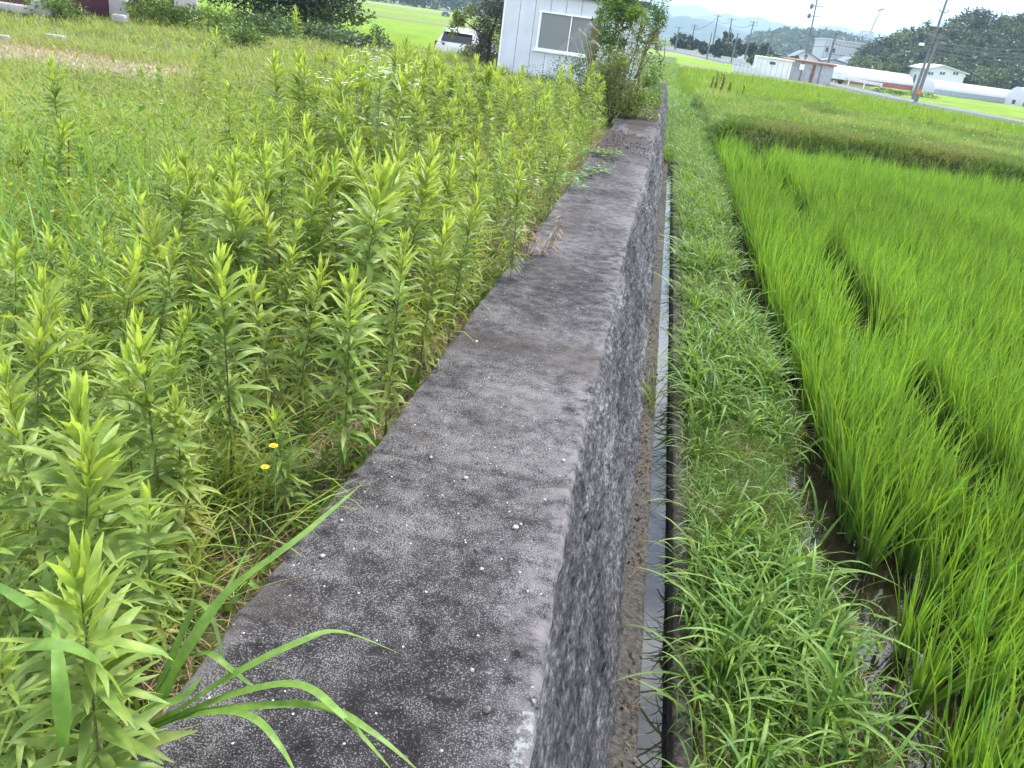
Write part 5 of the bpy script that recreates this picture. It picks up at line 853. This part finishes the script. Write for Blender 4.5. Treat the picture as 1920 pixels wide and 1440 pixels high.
e2 = empty('white_truck_box', (17.0, 96.5, -.82), .1, 'white box body standing behind the leaning pole beside the guard rail', 'truck box'); MB().box((0, 0, .85), (2.6, 1.6, .8)).build('box', WSH, e2, bevel=.04); MB().box((0, 0, .38), (2.4, 1.4, .14)).build('chassis', DARK, e2)
for s in (-.8, .8): MB().tube([(s, -.78, .22), (s, -.6, .22)], .22, 12).build('wheel', TYRE, e2)
# ---- greenhouses
m_, t_, b_ = mat('greenhouse_film'); b_.inputs['Base Color'].default_value = (.78, .79, .82, 1); b_.inputs['Roughness'].default_value = .3; tr2 = N(t_, 'ShaderNodeBsdfTranslucent'); tr2.inputs[0].default_value = (.8, .82, .84, 1); mxs = N(t_, 'ShaderNodeMixShader'); mxs.inputs[0].default_value = .4; t_.links.new(b_.outputs[0], mxs.inputs[1]); t_.links.new(tr2.outputs[0], mxs.inputs[2]); t_.links.new(mxs.outputs[0], t_.nodes['Material Output'].inputs[0]); FILM = m_
REDN = paint('red_netting', (.42, .09, .08), .8, var=.2, scale=3); GREYN = paint('grey_netting', (.34, .37, .42), .8, var=.1, scale=3)
def greenhouse(p0, p1, wd, h, net, label, door=False):
    p0, p1 = np.array(p0, float), np.array(p1, float); d = p1-p0; L_ = np.linalg.norm(d); a = math.atan2(d[1], d[0]); e2 = empty('greenhouse', (p0[0], p0[1], -1), a, label, 'greenhouse'); nr = int(L_/.55); sw = h*.36
    prof = [(-wd/2, 0), (-wd/2, sw)]+[(-wd/2*cos(q), sw+(h-sw)*sin(q)) for q in np.linspace(.15, pi-.15, 12)]+[(wd/2, sw), (wd/2, 0)]
    f = MB(); n = len(prof); nn = nr*2+1
    for i in range(nn):
        k = 1+(.0 if i % 2 == 0 else -.02); f.v += [(i*L_/(nn-1), y*k, z*k) for y, z in prof[1:-1]]
    q = n-2; f.f += [(i*q+j, i*q+j+1, (i+1)*q+j+1, (i+1)*q+j) for i in range(nn-1) for j in range(q-1)]; f.build('film', FILM, e2, smooth=True)
    for s in (-1, 1): MB().box((L_/2, s*wd/2, sw*.5+.01), (L_, .04, sw)).build('side_net', net, e2)
    for x_ in (0, L_):
        ew = MB(); ew.poly([(x_, y, z) for y, z in prof], [tuple(range(n))]); ew.build('end_wall', FILM, e2)
    hp = MB()
    for i in range(0, nr+1): hp.tube([(i*L_/nr, y*1.006, z*1.006) for y, z in prof], .018, 4, False)
    hp.build('hoops', GAL, e2)
    if door: MB().box((-.03, 0, .45), (.05, .8, .5)).build('opening', DARK, e2)
greenhouse((31.8, 127), (11, 108.5), 3.4, 1.65, REDN, 'long white greenhouse with reddish lower sides ending left of the twin poles')
greenhouse((34.0, 124.5), (49, 133), 3.8, 1.75, GREYN, 'long white greenhouse with grey lower sides in front of the white gabled building')
greenhouse((44.9, 122.5), (64, 124), 5.0, 2.3, REDN, 'white arched greenhouse with a red lower strip at the right border', True)
greenhouse((33.0, 132), (18, 121), 3.6, 1.9, GREYN, 'second white greenhouse roof just behind the reddish sided one')
# ---- buildings
PW1 = paint('pale_wall', (.66, .7, .68), .7, var=.03); GW = paint('grey_wall', (.55, .57, .56), .7, var=.03); BROOF = paint('blue_grey_roof', (.16, .19, .24), .6, var=.1); WIN = paint('window_dark', (.06, .08, .09), .2, var=.1); OGR = paint('orange_canopy', (.6, .16, .06), .7)
def gabled(name, x0, x1, y0, y1, ze, zr, xr_, wall_m, roof_m, label, wins, door=None, over=.5, zb=-1.05):
    e2 = empty(name, ((x0+x1)/2, y0, zb), 0, label, 'building'); o = np.array([(x0+x1)/2, y0, zb]); T = lambda *p: tuple(np.array(p)-o)
    MB().poly([T(x0, y0, zb), T(x1, y0, zb), T(x1, y0, ze), T(xr_, y0, zr), T(x0, y0, ze), T(x0, y1, zb), T(x1, y1, zb), T(x1, y1, ze), T(xr_, y1, zr), T(x0, y1, ze)], [(0, 1, 2, 3, 4), (9, 8, 7, 6, 5), (0, 4, 9, 5), (1, 6, 7, 2)]).build('wall', wall_m, e2)
    r = MB(); th = .12
    for xa in (x0, x1):
        s = -1 if xa < xr_ else 1; k = (zr-ze)/abs(xr_-xa); xo = xa+s*over; zo = ze-k*over
        r.poly([T(xr_, y0-over, zr+.03), T(xo, y0-over, zo+.03), T(xo, y1+over, zo+.03), T(xr_, y1+over, zr+.03), T(xr_, y0-over, zr+.03+th), T(xo, y0-over, zo+.03+th), T(xo, y1+over, zo+.03+th), T(xr_, y1+over, zr+.03+th)], [(0, 1, 2, 3), (7, 6, 5, 4), (0, 4, 5, 1), (1, 5, 6, 2), (2, 6, 7, 3)])
    r.build('roof', roof_m, e2)
    for a, b, c, d in wins:
        f = MB().box(T((a+b)/2, y0-.03, (c+d)/2), (b-a+.14, .05, d-c+.14)).build('window', GAL, e2); MB().box(T((a+b)/2, y0-.07, (c+d)/2), (b-a, .04, d-c)).build('pane', WIN, f); MB().box(T((a+b)/2, y0-.1, (c+d)/2), (.07, .03, d-c)).build('mullion', GAL, f)
    if door: MB().box(T(x0-.04, door[0], zb+1.0), (.06, 1.0, 2.0)).build('door', DARK, e2)
    return e2
A = lambda px, py, Y: at(px, py, Y)
z_ = lambda px, py, Y: float(at(px, py, Y)[2]); x_ = lambda px, py, Y: float(at(px, py, Y)[0])
Yb = 150
gabled('farm_building', x_(1737, 140, Yb), x_(1808, 145, Yb), Yb, Yb+11, z_(1809, 138, Yb), z_(1770, 124, Yb), x_(1768, 124, Yb), PW1, GAL, 'pale gabled farm building with three small windows in front of the wooded hill', [(x_(a, 137, Yb), x_(a+10, 137, Yb), z_(a+5, 140.5, Yb), z_(a+5, 134.5, Yb)) for a in (1740, 1762, 1787)], (Yb+6,), .5)
Yb = 170
gabled('farm_house', x_(1489, 113, Yb), x_(1534, 113, Yb), Yb, Yb+8, z_(1489, 105, Yb), z_(1509, 96, Yb), x_(1510, 96, Yb), WSH, BROOF, 'white gabled house with a blue grey roof behind the corrugated shack', [(x_(1508, 104, Yb), x_(1515, 104, Yb), z_(1511, 107.5, Yb), z_(1511, 102.5, Yb))], None, .5)
Yb = 200
gabled('farm_house', x_(1578, 125, Yb), x_(1625, 125, Yb), Yb, Yb+9, z_(1578, 115, Yb), z_(1604, 107, Yb), x_(1604, 107, Yb), GW, BROOF, 'greyish house with a white fascia under its gable in front of the big grey building', [(x_(1584, 127, Yb), x_(1594, 127, Yb), z_(1590, 129.5, Yb), z_(1590, 122.5, Yb)), (x_(1608, 128, Yb), x_(1618, 128, Yb), z_(1612, 131.5, Yb), z_(1612, 125.5, Yb))], None, .9)
p = A(1604, 119, 199); MB().box((p[0], 198.9, p[2]), (5.8, .25, .55)).build('fascia', SHEDT); o = bpy.data.objects['fascia']; h2 = [q for q in bpy.data.objects if q.name.startswith('farm_house') and abs(q.location.y-200) < 1][0]; o.parent = h2; o.location = -h2.location
Yb = 230; xa, xb = x_(1541, 100, Yb), x_(1630, 110, Yb); zt = z_(1541, 72, Yb)
e2 = empty('warehouse', ((xa+xb)/2, Yb, -1.05), 0, 'big plain grey green warehouse behind the houses', 'building'); MB().box((0, 8, (zt+1.05)/2), (xb-xa, 16, zt+1.05)).build('wall', GW, e2); MB().box((0, 8, zt+1.15), (xb-xa+.5, 16.5, .2)).build('roof', GAL, e2)
for k in range(14): MB().box((-(xb-xa)/2+(k+.5)*(xb-xa)/14, -.02, (zt+1.0)/2), (.06, .05, zt+.9)).build('cladding_joint', SEAM, e2)
for k in range(2): MB().box((-(xb-xa)/2+1.0+k*1.6, -.05, zt-1.3), (.7, .06, 1.0)).build('window', WIN, e2)
p = A(1550, 122, 185); gabled('farm_house', p[0]-1.6, p[0]+4.6, 185, 192, z_(1560, 118, 185), z_(1568, 112, 185), p[0]+1.2, GW, BROOF, 'low grey roofed outbuilding left of the greyish house', [(p[0]-.6, p[0]+.3, p[2]-.3, p[2]+.4)], None, .4)
p = A(1637, 133, 180); e2 = empty('orange_canopy', (p[0], 180, -1.05), 0, 'small orange canopy at the foot of the wooded hill', 'canopy'); MB().box((0, 0, p[2]+1.05), (2.0, 1.5, .35), ry=.1).build('canopy', OGR, e2)
for s in (-.8, .8): MB().tube([(s, 0, 0), (s, 0, p[2]+1)], .05, 5).build('post', GAL, e2)
Yb = 190; gabled('farm_house', x_(1383, 103, Yb), x_(1397, 103, Yb), Yb, Yb+5, z_(1390, 97, Yb), z_(1389, 90, Yb), x_(1390, 90, Yb), WSH, BROOF, 'tiny white house between dark trees in the distance', [(x_(1386, 101, Yb), x_(1389, 101, Yb), z_(1388, 102, Yb), z_(1388, 99, Yb))], None, .3)
# ---- utility poles
POLE = paint('concrete_pole', (.15, .15, .16), .85, var=.12, scale=3); INS = paint('insulator', (.12, .12, .13), .4)
def pole(px, py, tx_, ty_, label, arms=1, tr=False, z=-.85, r=.13, extra=()):
    g = gp(px, py, z); t = at(tx_, ty_, g[1]); H = t[2]-z; e2 = empty('utility_pole', (g[0], g[1], z), 0, label, 'utility pole'); rr_ = r*max(1, g[1]/110)*.9
    MB().tube([(0, 0, -.2), (t[0]-g[0], 0, H)], [rr_, rr_*.6], 8).build('post', POLE, e2); X = lambda k: (t[0]-g[0])*k
    for k in range(arms):
        q = 1-.04-.07*k; MB().box((X(q), -rr_, H*q), (1.2-.2*k, .06, .06), rz=.35).build('crossarm', POLE, e2)
        for s in (-.6, 0, .6): MB().tube([(X(q)+s*.95, -rr_+s*.3, H*q+.04), (X(q)+s*.95, -rr_+s*.3, H*q+.22)], [.05, .03], 6).build('insulator', INS, e2)
    if tr: MB().tube([(X(.5)-.42, -.1, tr), (X(.5)-.42, -.1, tr+.95)], .27, 12).build('transformer', GAL, e2)
    return g, t, e2
P_ = {}
for nm, a in {'a': (1265, 96, 1273.6, 50.5, 'small distant pole, left one of the pair at the far left end of the row', 1), 'b': (1269, 91, 1274.5, 60, 'small distant pole just right of the leftmost one', 0), 'c': (1291, 97, 1303.7, 46, 'distant pole standing alone before the first dark trees', 2),
      'd': (1325, 112, 1334.7, 61, 'plain short pole left of the tall pole at the conifers', 0), 'e': (1333, 103, 1347, 27.4, 'tall pole rising in front of the conifers', 1), 'f': (1358, 110, 1372.8, 33.6, 'tall pole with crossarm, left leg of the crossed pole group', 1), 'g': (1370, 120, 1384, 62, 'short leaning pole to the right of the crossed pole group', 0),
      'h': (1394, 118, 1414, 39, 'pole with two crossarms between the dark trees', 2), 'i': (1431, 136, 1450, 57.5, 'pole at the left end of the white container shed', 1), 'k': (1542, 158, 1568.5, 60, 'thick pole right of the corrugated shack by the road', 1), 'l': (1584, 128, 1597.5, 61, 'thin pole in front of the greyish house', 1), 'm': (1516, 110, 1530, 56, 'thin pole behind the white gabled house', 1)}.items():
    P_[nm] = pole(*a[:5], a[5], r=.16 if nm == 'k' else .11)
g = P_['f'][0]; p, q = gp(1374, 112, -.85), at(1370, 44, g[1]); tag(MB().tube([(p[0], g[1]+.3, -.9), tuple(q)], [.12, .08], 6).build('brace_pole', POLE), 'slanted brace pole crossing the tall crossarm pole', 'pole')
g, t, e2 = pole(1502, 152, 1538, -30, 'very tall thin pole with dark round fittings behind the corrugated shack', 1, r=.1); P_['j'] = (g, t, e2)
for a, b, r_ in [(1522, 12, .18), (1517, 30, .18), (1502, 88, .15)]:
    p = at(a, b, g[1]); MB().tube([(p[0]-g[0], 0, p[2]+.85-r_*1.2), (p[0]-g[0], 0, p[2]+.85), (p[0]-g[0]+.05, 0, p[2]+.85+r_*1.2)], [r_*.5, r_, r_*.6], 8).build('dark_fitting', INS, e2); MB().tube([(p[0]-g[0], 0, p[2]+.85), (p[0]-g[0]+1.0, 0, p[2]+.95)], .03, 4).build('bracket', INS, e2)
g, t, e2 = pole(1710, 188, 1786, -30, 'large near pole with transformer and many crossarms beside the road', 0, z=-.85, r=.15); P_['n'] = (g, t, e2)
def onp(f): return (t[0]-g[0])*f, (t[2]-g[2])*f
ft = lambda py: (at(1745, py, g[1])[2]-g[2])/(t[2]-g[2])
for yy, wd in ((68, 1.3), (80, 1.6), (86, 1.4), (20, .8)):
    X_, Z_ = onp(ft(yy)); MB().box((X_, -.2, Z_), (wd*.75, .07, .06), rz=.4).build('crossarm', POLE, e2)
    for s in (-.45, 0, .45): MB().tube([(X_+s*wd, -.2+s*wd*.4, Z_+.03), (X_+s*wd, -.2+s*wd*.4, Z_+.24)], [.06, .03], 6).build('insulator', INS, e2)
X_, Z_ = onp(ft(47)); MB().tube([(X_-.35, -.15, Z_-.05), (X_-.35, -.15, Z_+.5)], .25, 12).build('transformer', GAL, e2); MB().box((X_-.35, -.15, Z_+.52), (.4, .4, .05)).build('transformer_lid', GAL, e2)
X_, Z_ = onp(ft(82)); MB().box((X_+.7, -.2, Z_+.1), (.6, .3, .22)).box((X_+.75, -.3, Z_-.2), (.5, .25, .16)).build('cable_box', INS, e2, bevel=.03); MB().box((X_-.8, -.2, Z_-.15), (.4, .3, .22)).build('lamp', SHEDT, e2, bevel=.05)
g2 = gp(1714.5, 196, -.85); t2 = at(1763, 62, g2[1]); e3 = empty('utility_pole', tuple(g2), 0, 'shorter pole of the near pair with a reddish band near its foot', 'utility pole'); MB().tube([(0, 0, -.2), (t2[0]-g2[0], 0, t2[2]+.85)], [.15, .1], 8).build('post', POLE, e3); MB().tube([(.03, 0, .75), (.05, 0, 1.1)], .16, 10).build('reflective_band', OGR, e3); MB().box((t2[0]-g2[0], -.2, t2[2]+.5), (.9, .07, .06), rz=.3).build('crossarm', POLE, e3)
WIRE = paint('wire', (.06, .06, .07), .5)
def wire(a, b, sag, label, r=.016, grp='overhead wires'):
    a, b = Vector(a), Vector(b); pts = []
    for k in range(13):
        t_ = k/12; p = a.lerp(b, t_); p.z -= sag*4*t_*(1-t_); pts.append(p)
    o = MB().tube(pts, r, 4).build('overhead_wire', WIRE); tag(o, label, 'wire', grp)
Tn = lambda py: (g[0]+onp(ft(py))[0], g[1], g[2]+onp(ft(py))[1])
for k, (ya, pa) in enumerate([(76, (1960, 92)), (84, (1960, 101)), (88, (1960, 108)), (96, (1960, 116))]):
    wire(Tn(ya), at(*pa, 62), .25, 'overhead wire running right from the transformer pole, %s' % ['topmost', 'second from the top', 'third from the top', 'lowest'][k], .025)
tk = P_['k'][1]; gk = P_['k'][0]
for k, (ya, zz_) in enumerate([(82, 1.0), (90, 1.9)]):
    wire(Tn(ya), (tk[0]-.15*zz_, tk[1], tk[2]-zz_), .5, 'wire hanging between the transformer pole and the thick pole at the shack, %s' % ['upper', 'lower'][k], .025)
wire((tk[0]-.2, tk[1], tk[2]-1.3), tuple(P_['i'][1]-[0, 0, .4]), .4, 'wire between the thick pole and the pole at the white container', .02)
for k, (a, b) in enumerate([('i', 'h'), ('h', 'f'), ('f', 'e'), ('e', 'c'), ('c', 'a')]):
    wire(tuple(P_[a][1]-[0, 0, .5]), tuple(P_[b][1]-[0, 0, 1.0]), .5, 'thin distant wire in the far pole row, %s span' % ['first', 'second', 'third', 'fourth', 'fifth'][k], .03)
g_ = P_['d'][0]; p, q = at(1337, 66, g_[1]), at(1384, 70, 118); wire(p, q, .3, 'pale wire low between the short poles in front of the conifers', .03)
MB().box((0, .3, .5), (.6, .05, .05)).build('step', GAL, P_['j'][2])
# lattice mast on the horizon
e2 = empty('lattice_tower', (float(x_(1618, 88, 600)), 600, -1), 0, 'pale steel lattice tower with a mast seen above the warehouse roof', 'tower'); b = MB(); Ht = z_(1625, 58, 600)+1; w0, w1 = 4.6, 3.2
for sx_ in (-1, 1):
    for sy_ in (-1, 1): b.tube([(sx_*w0, sy_*w0, 0), (sx_*w1, sy_*w1, Ht)], .5, 4)
for k in range(6):
    wa = w0+(w1-w0)*k/6; wb_ = w0+(w1-w0)*(k+1)/6; za, zb_ = Ht*k/6, Ht*(k+1)/6
    for s in (-1, 1): b.tube([(-wa, s*wa, za), (wb_, s*wb_, zb_)], .28, 4).tube([(wa, s*wa, za), (-wb_, s*wb_, zb_)], .28, 4).tube([(-wb_, s*wb_, zb_), (wb_, s*wb_, zb_)], .28, 4)
b.build('lattice', paint('tower_steel', (.5, .52, .55), .6), e2); MB().tube([(2, 0, Ht), (4.5, 0, z_(1638, 14, 600)+1)], [.4, .25], 5).tube([(2.5, 0, z_(1638, 16, 600)), (6.5, 0, z_(1638, 14, 600)+1)], .35, 4).build('mast', POLE, e2)
# ---- single trees in the distance
def ftree(px, py, tx0, ty0, wpx, Y, c, label, con=False, k=0, n=900):
    xc = x_(px, py, Y); H = z_(tx0, ty0, Y)+1; wr = wpx/2*Y/F; sz = .0045*Y
    cl_ = [(n, (0, 0, H*.55), (wr, wr, H*.5), sz, c, 12, 800+k, .6, .3, .3)] if not con else [(n//3, (0, 0, H*.3), (wr, wr, H*.3), sz, c, 8, 800+k, .6, .2, .3), (n//3, (0, 0, H*.55), (wr*.75, wr*.75, H*.25), sz, c, 8, 830+k, .6, .2, .3), (n//4, (0, 0, H*.82), (wr*.4, wr*.4, H*.2), sz, c, 5, 860+k, .6, .2, .3)]
    tree('conifer' if con else 'distant_tree', (xc, Y, -1), label, 'tree', cl_, H*.4, .15)
CN = (.03, .055, .035)
for k, a in enumerate([(1272, 92, 1275, 62, 44, 170, CN, 'dark round tree at the far left behind the pair of small poles'), (1293, 94, 1295, 66, 34, 172, CN, 'dark tree behind the lone distant pole'), (1318, 98, 1320, 76, 36, 160, (.05, .08, .04), 'rounded dark green tree left of the conifers'),
      (1352, 104, 1354, 59, 34, 165, CN, 'tallest dark conifer, left one', True), (1362, 104, 1364, 60, 32, 166, CN, 'dark conifer close to the tallest one', True), (1376, 106, 1378, 70, 34, 164, CN, 'dark conifer at the right of the conifer group', True), (1340, 104, 1342, 72, 20, 160, CN, 'dark conifer at the left of the conifer group', True), (1364, 108, 1366, 84, 30, 150, (.06, .09, .04), 'round shrubby tree in front of the conifers'),
      (1412, 106, 1414, 82, 38, 165, (.04, .065, .04), 'dark round tree right of the two crossarm pole'), (1428, 106, 1430, 84, 34, 160, (.04, .07, .04), 'dark tree behind the pole at the white container'), (1420, 122, 1422, 102, 34, 125, MDG, 'mid green bush left of the white container roof'), (1440, 104, 1444, 100, 20, 130, LTG, 'pale green tree peeping over the white container'), (1488, 112, 1490, 100, 16, 120, MDG, 'small green tree behind the shack roof')]):
    ftree(*a[:8], len(a) > 8, k)
# ---- wooded hills and mountains
FOR = fieldmat('forest_floor', (.035, .06, .02), (.07, .11, .03), .2)
sx_ = np.array([38.5, 41.2, 46.7, 50.3, 56.0, 59, 61.2, 64, 66, 70, 80, 110]); sil = np.array([3.6, 4.7, 8.0, 9.4, 11.2, 13.2, 15.0, 12.6, 14.0, 14.5, 15, 14])
HS = lambda x, y: np.interp(np.asarray(x)/np.maximum(y, 1)*200, sx_, sil)
hz_ = lambda X, Y: -1.15+np.clip((HS(X, Y)-3.0+1.05)*(Y/200), 0, 40)*sm(158, 205, Y)*(1-.5*sm(230, 300, Y))
V, Q = grid(np.linspace(28, 190, 80), np.linspace(152, 320, 60), hz_); tag(link('hill', mesh_np('hill', V, Q, smooth=True), FOR), kind='structure')
cs = []; r5 = np.random.default_rng(5)
for k in range(1500):
    y = r5.uniform(160, 235); x = r5.uniform(.2, .42)*y
    if x/y*200 < 39 or not inview((x, y, 4), 40)[0]: continue
    cs.append((x, y))
pt = []
for k, (x, y) in enumerate(cs[:620]):
    z = float(hz_(np.array(x), np.array(y))); R_ = r5.uniform(1.3, 3.0); tone = r5.uniform(.45, 1.6); c = np.array((.042, .068, .024) if r5.random() < .7 else (.08, .115, .03))*tone
    pt.append(crown(150, (x, y, z+R_*.7), (R_, R_, R_*r5.uniform(.7, 1.25)), .6, c, 6, 900+k, .65, .55, .5, .2))
tag(link('wood', mesh_np('wood', *join(pt)), FOL), 'dark dense wood covering the low hill at the right', 'wood', kind='stuff')
pt = []
for k in range(420):
    x = r5.uniform(-215, -14); y = 322+r5.uniform(0, 26); 
    if not inview((x, y, 2), 60)[0]: continue
    R_ = r5.uniform(2.5, 4.5); c = np.array((.05, .08, .03) if r5.random() < .6 else (.09, .13, .04))*r5.uniform(.6, 1.4); pt.append(crown(100, (x, y, R_*.9-1+(y-322)*.15), (R_, R_, R_*1.3), 1.2, c, 6, 1900+k, .65, .6, .5))
tag(link('wood', mesh_np('wood', *join(pt)), FOL), 'far off line of trees behind the left fields', 'wood', kind='stuff')
def ridge(name, pts, Y, depth, m, amp, seed, rough_=.06):
    X = np.array([x_(a, b, Y) for a, b in pts]); Z = np.array([z_(a, b, Y) for a, b in pts]); xs_ = np.linspace(X.min(), X.max(), 220); t = np.linspace(0, 1, 40); zc = np.interp(xs_, X, Z); zc = zc+amp*.35*(fbm(xs_*30/Y, 1, seed, 5)-.5)
    U, W_ = np.meshgrid(np.arange(220), t); XX = xs_[U]; YY_ = Y-depth+1.6*depth*W_; pr = np.where(W_ < .625, sm(0, .625, W_), 1-sm(.625, 1.05, W_)); ZZ = -3+(zc[U]+3)*pr*(1-.0*U)+amp*(np.abs(fbm(XX*14/Y, YY_*14/Y, seed+1, 5)-.5)*-1.6+.15)*pr*(1-pr)*3
    i = np.arange(39)[:, None]*220+np.arange(219)[None, :]; V_ = np.stack([XX, YY_, ZZ], -1).reshape(-1, 3)
    return tag(link(name, mesh_np(name, V_, np.stack([i, i+1, i+221, i+220], -1).reshape(-1, 4), smooth=True), m), kind='structure'), (XX, YY_, ZZ)
MT = fieldmat('mountain_forest', (.03, .055, .03), (.06, .09, .04), .012)
ridge('mountain', [(1100, 40), (1200, 16), (1240, 10), (1257, 12), (1302, 16), (1340, 27), (1380, 40), (1420, 60), (1500, 90)], 5200, 1500, MT, 140, 31)
ridge('mountain', [(1000, 60), (1240, 32), (1339, 27), (1367, 28.5), (1399, 33), (1417, 33.5), (1444, 41), (1460, 42.5), (1470, 45), (1488, 43.4), (1511, 48), (1530, 50.5), (1555, 51.5), (1580, 58), (1620, 63), (1672, 69), (1760, 85), (1960, 105)], 3000, 900, MT, 90, 35)
ridge('mountain', [(1130, 40), (1240, 36), (1290, 34), (1320, 40), (1350, 52), (1385, 62), (1430, 80), (1500, 98)], 1700, 500, MT, 45, 38)
_, (XX, YY_, ZZ) = ridge('low_hill', [(1380, 100), (1400, 78), (1420, 70), (1445, 68), (1480, 65), (1520, 66), (1545, 68), (1600, 80), (1660, 95), (1760, 115)], 620, 130, FOR, 6, 41)
kk = r5.integers(0, XX.size, 1500); C = np.stack([XX.ravel()[kk], YY_.ravel()[kk], ZZ.ravel()[kk]], -1)+r5.normal(size=(1500, 3))*[2, 4, 0]; C = C[C[:, 1] < 635]
pt = [crown(34, tuple(c+[0, 0, 1.5]), (4.2, 4.2, 3.4), 2.6, np.array((.06, .1, .035))*r5.uniform(.6, 1.6), 5, 2500+i, .65, .6, .5) for i, c in enumerate(C)]
tag(link('wood', mesh_np('wood', *join(pt)), FOL), 'bluish green wood on the low hill behind the houses', 'wood', kind='stuff')
# ---- air
hz = MB().box((0, 3200, 260), (9000, 7200, 530)).build('haze', None); m = bpy.data.materials.new('air'); m.use_nodes = True; t = m.node_tree; t.nodes.remove(t.nodes['Principled BSDF'])
pv = N(t, 'ShaderNodeVolumePrincipled'); pv.inputs['Color'].default_value = (.55, .74, 1, 1); pv.inputs['Density'].default_value = .00042; pv.inputs['Anisotropy'].default_value = .2; t.links.new(pv.outputs[0], t.nodes['Material Output'].inputs['Volume']); hz.data.materials.append(m); tag(hz, 'pale summer haze lying over the whole valley', 'haze', kind='stuff'); hz.display_type = 'WIRE'
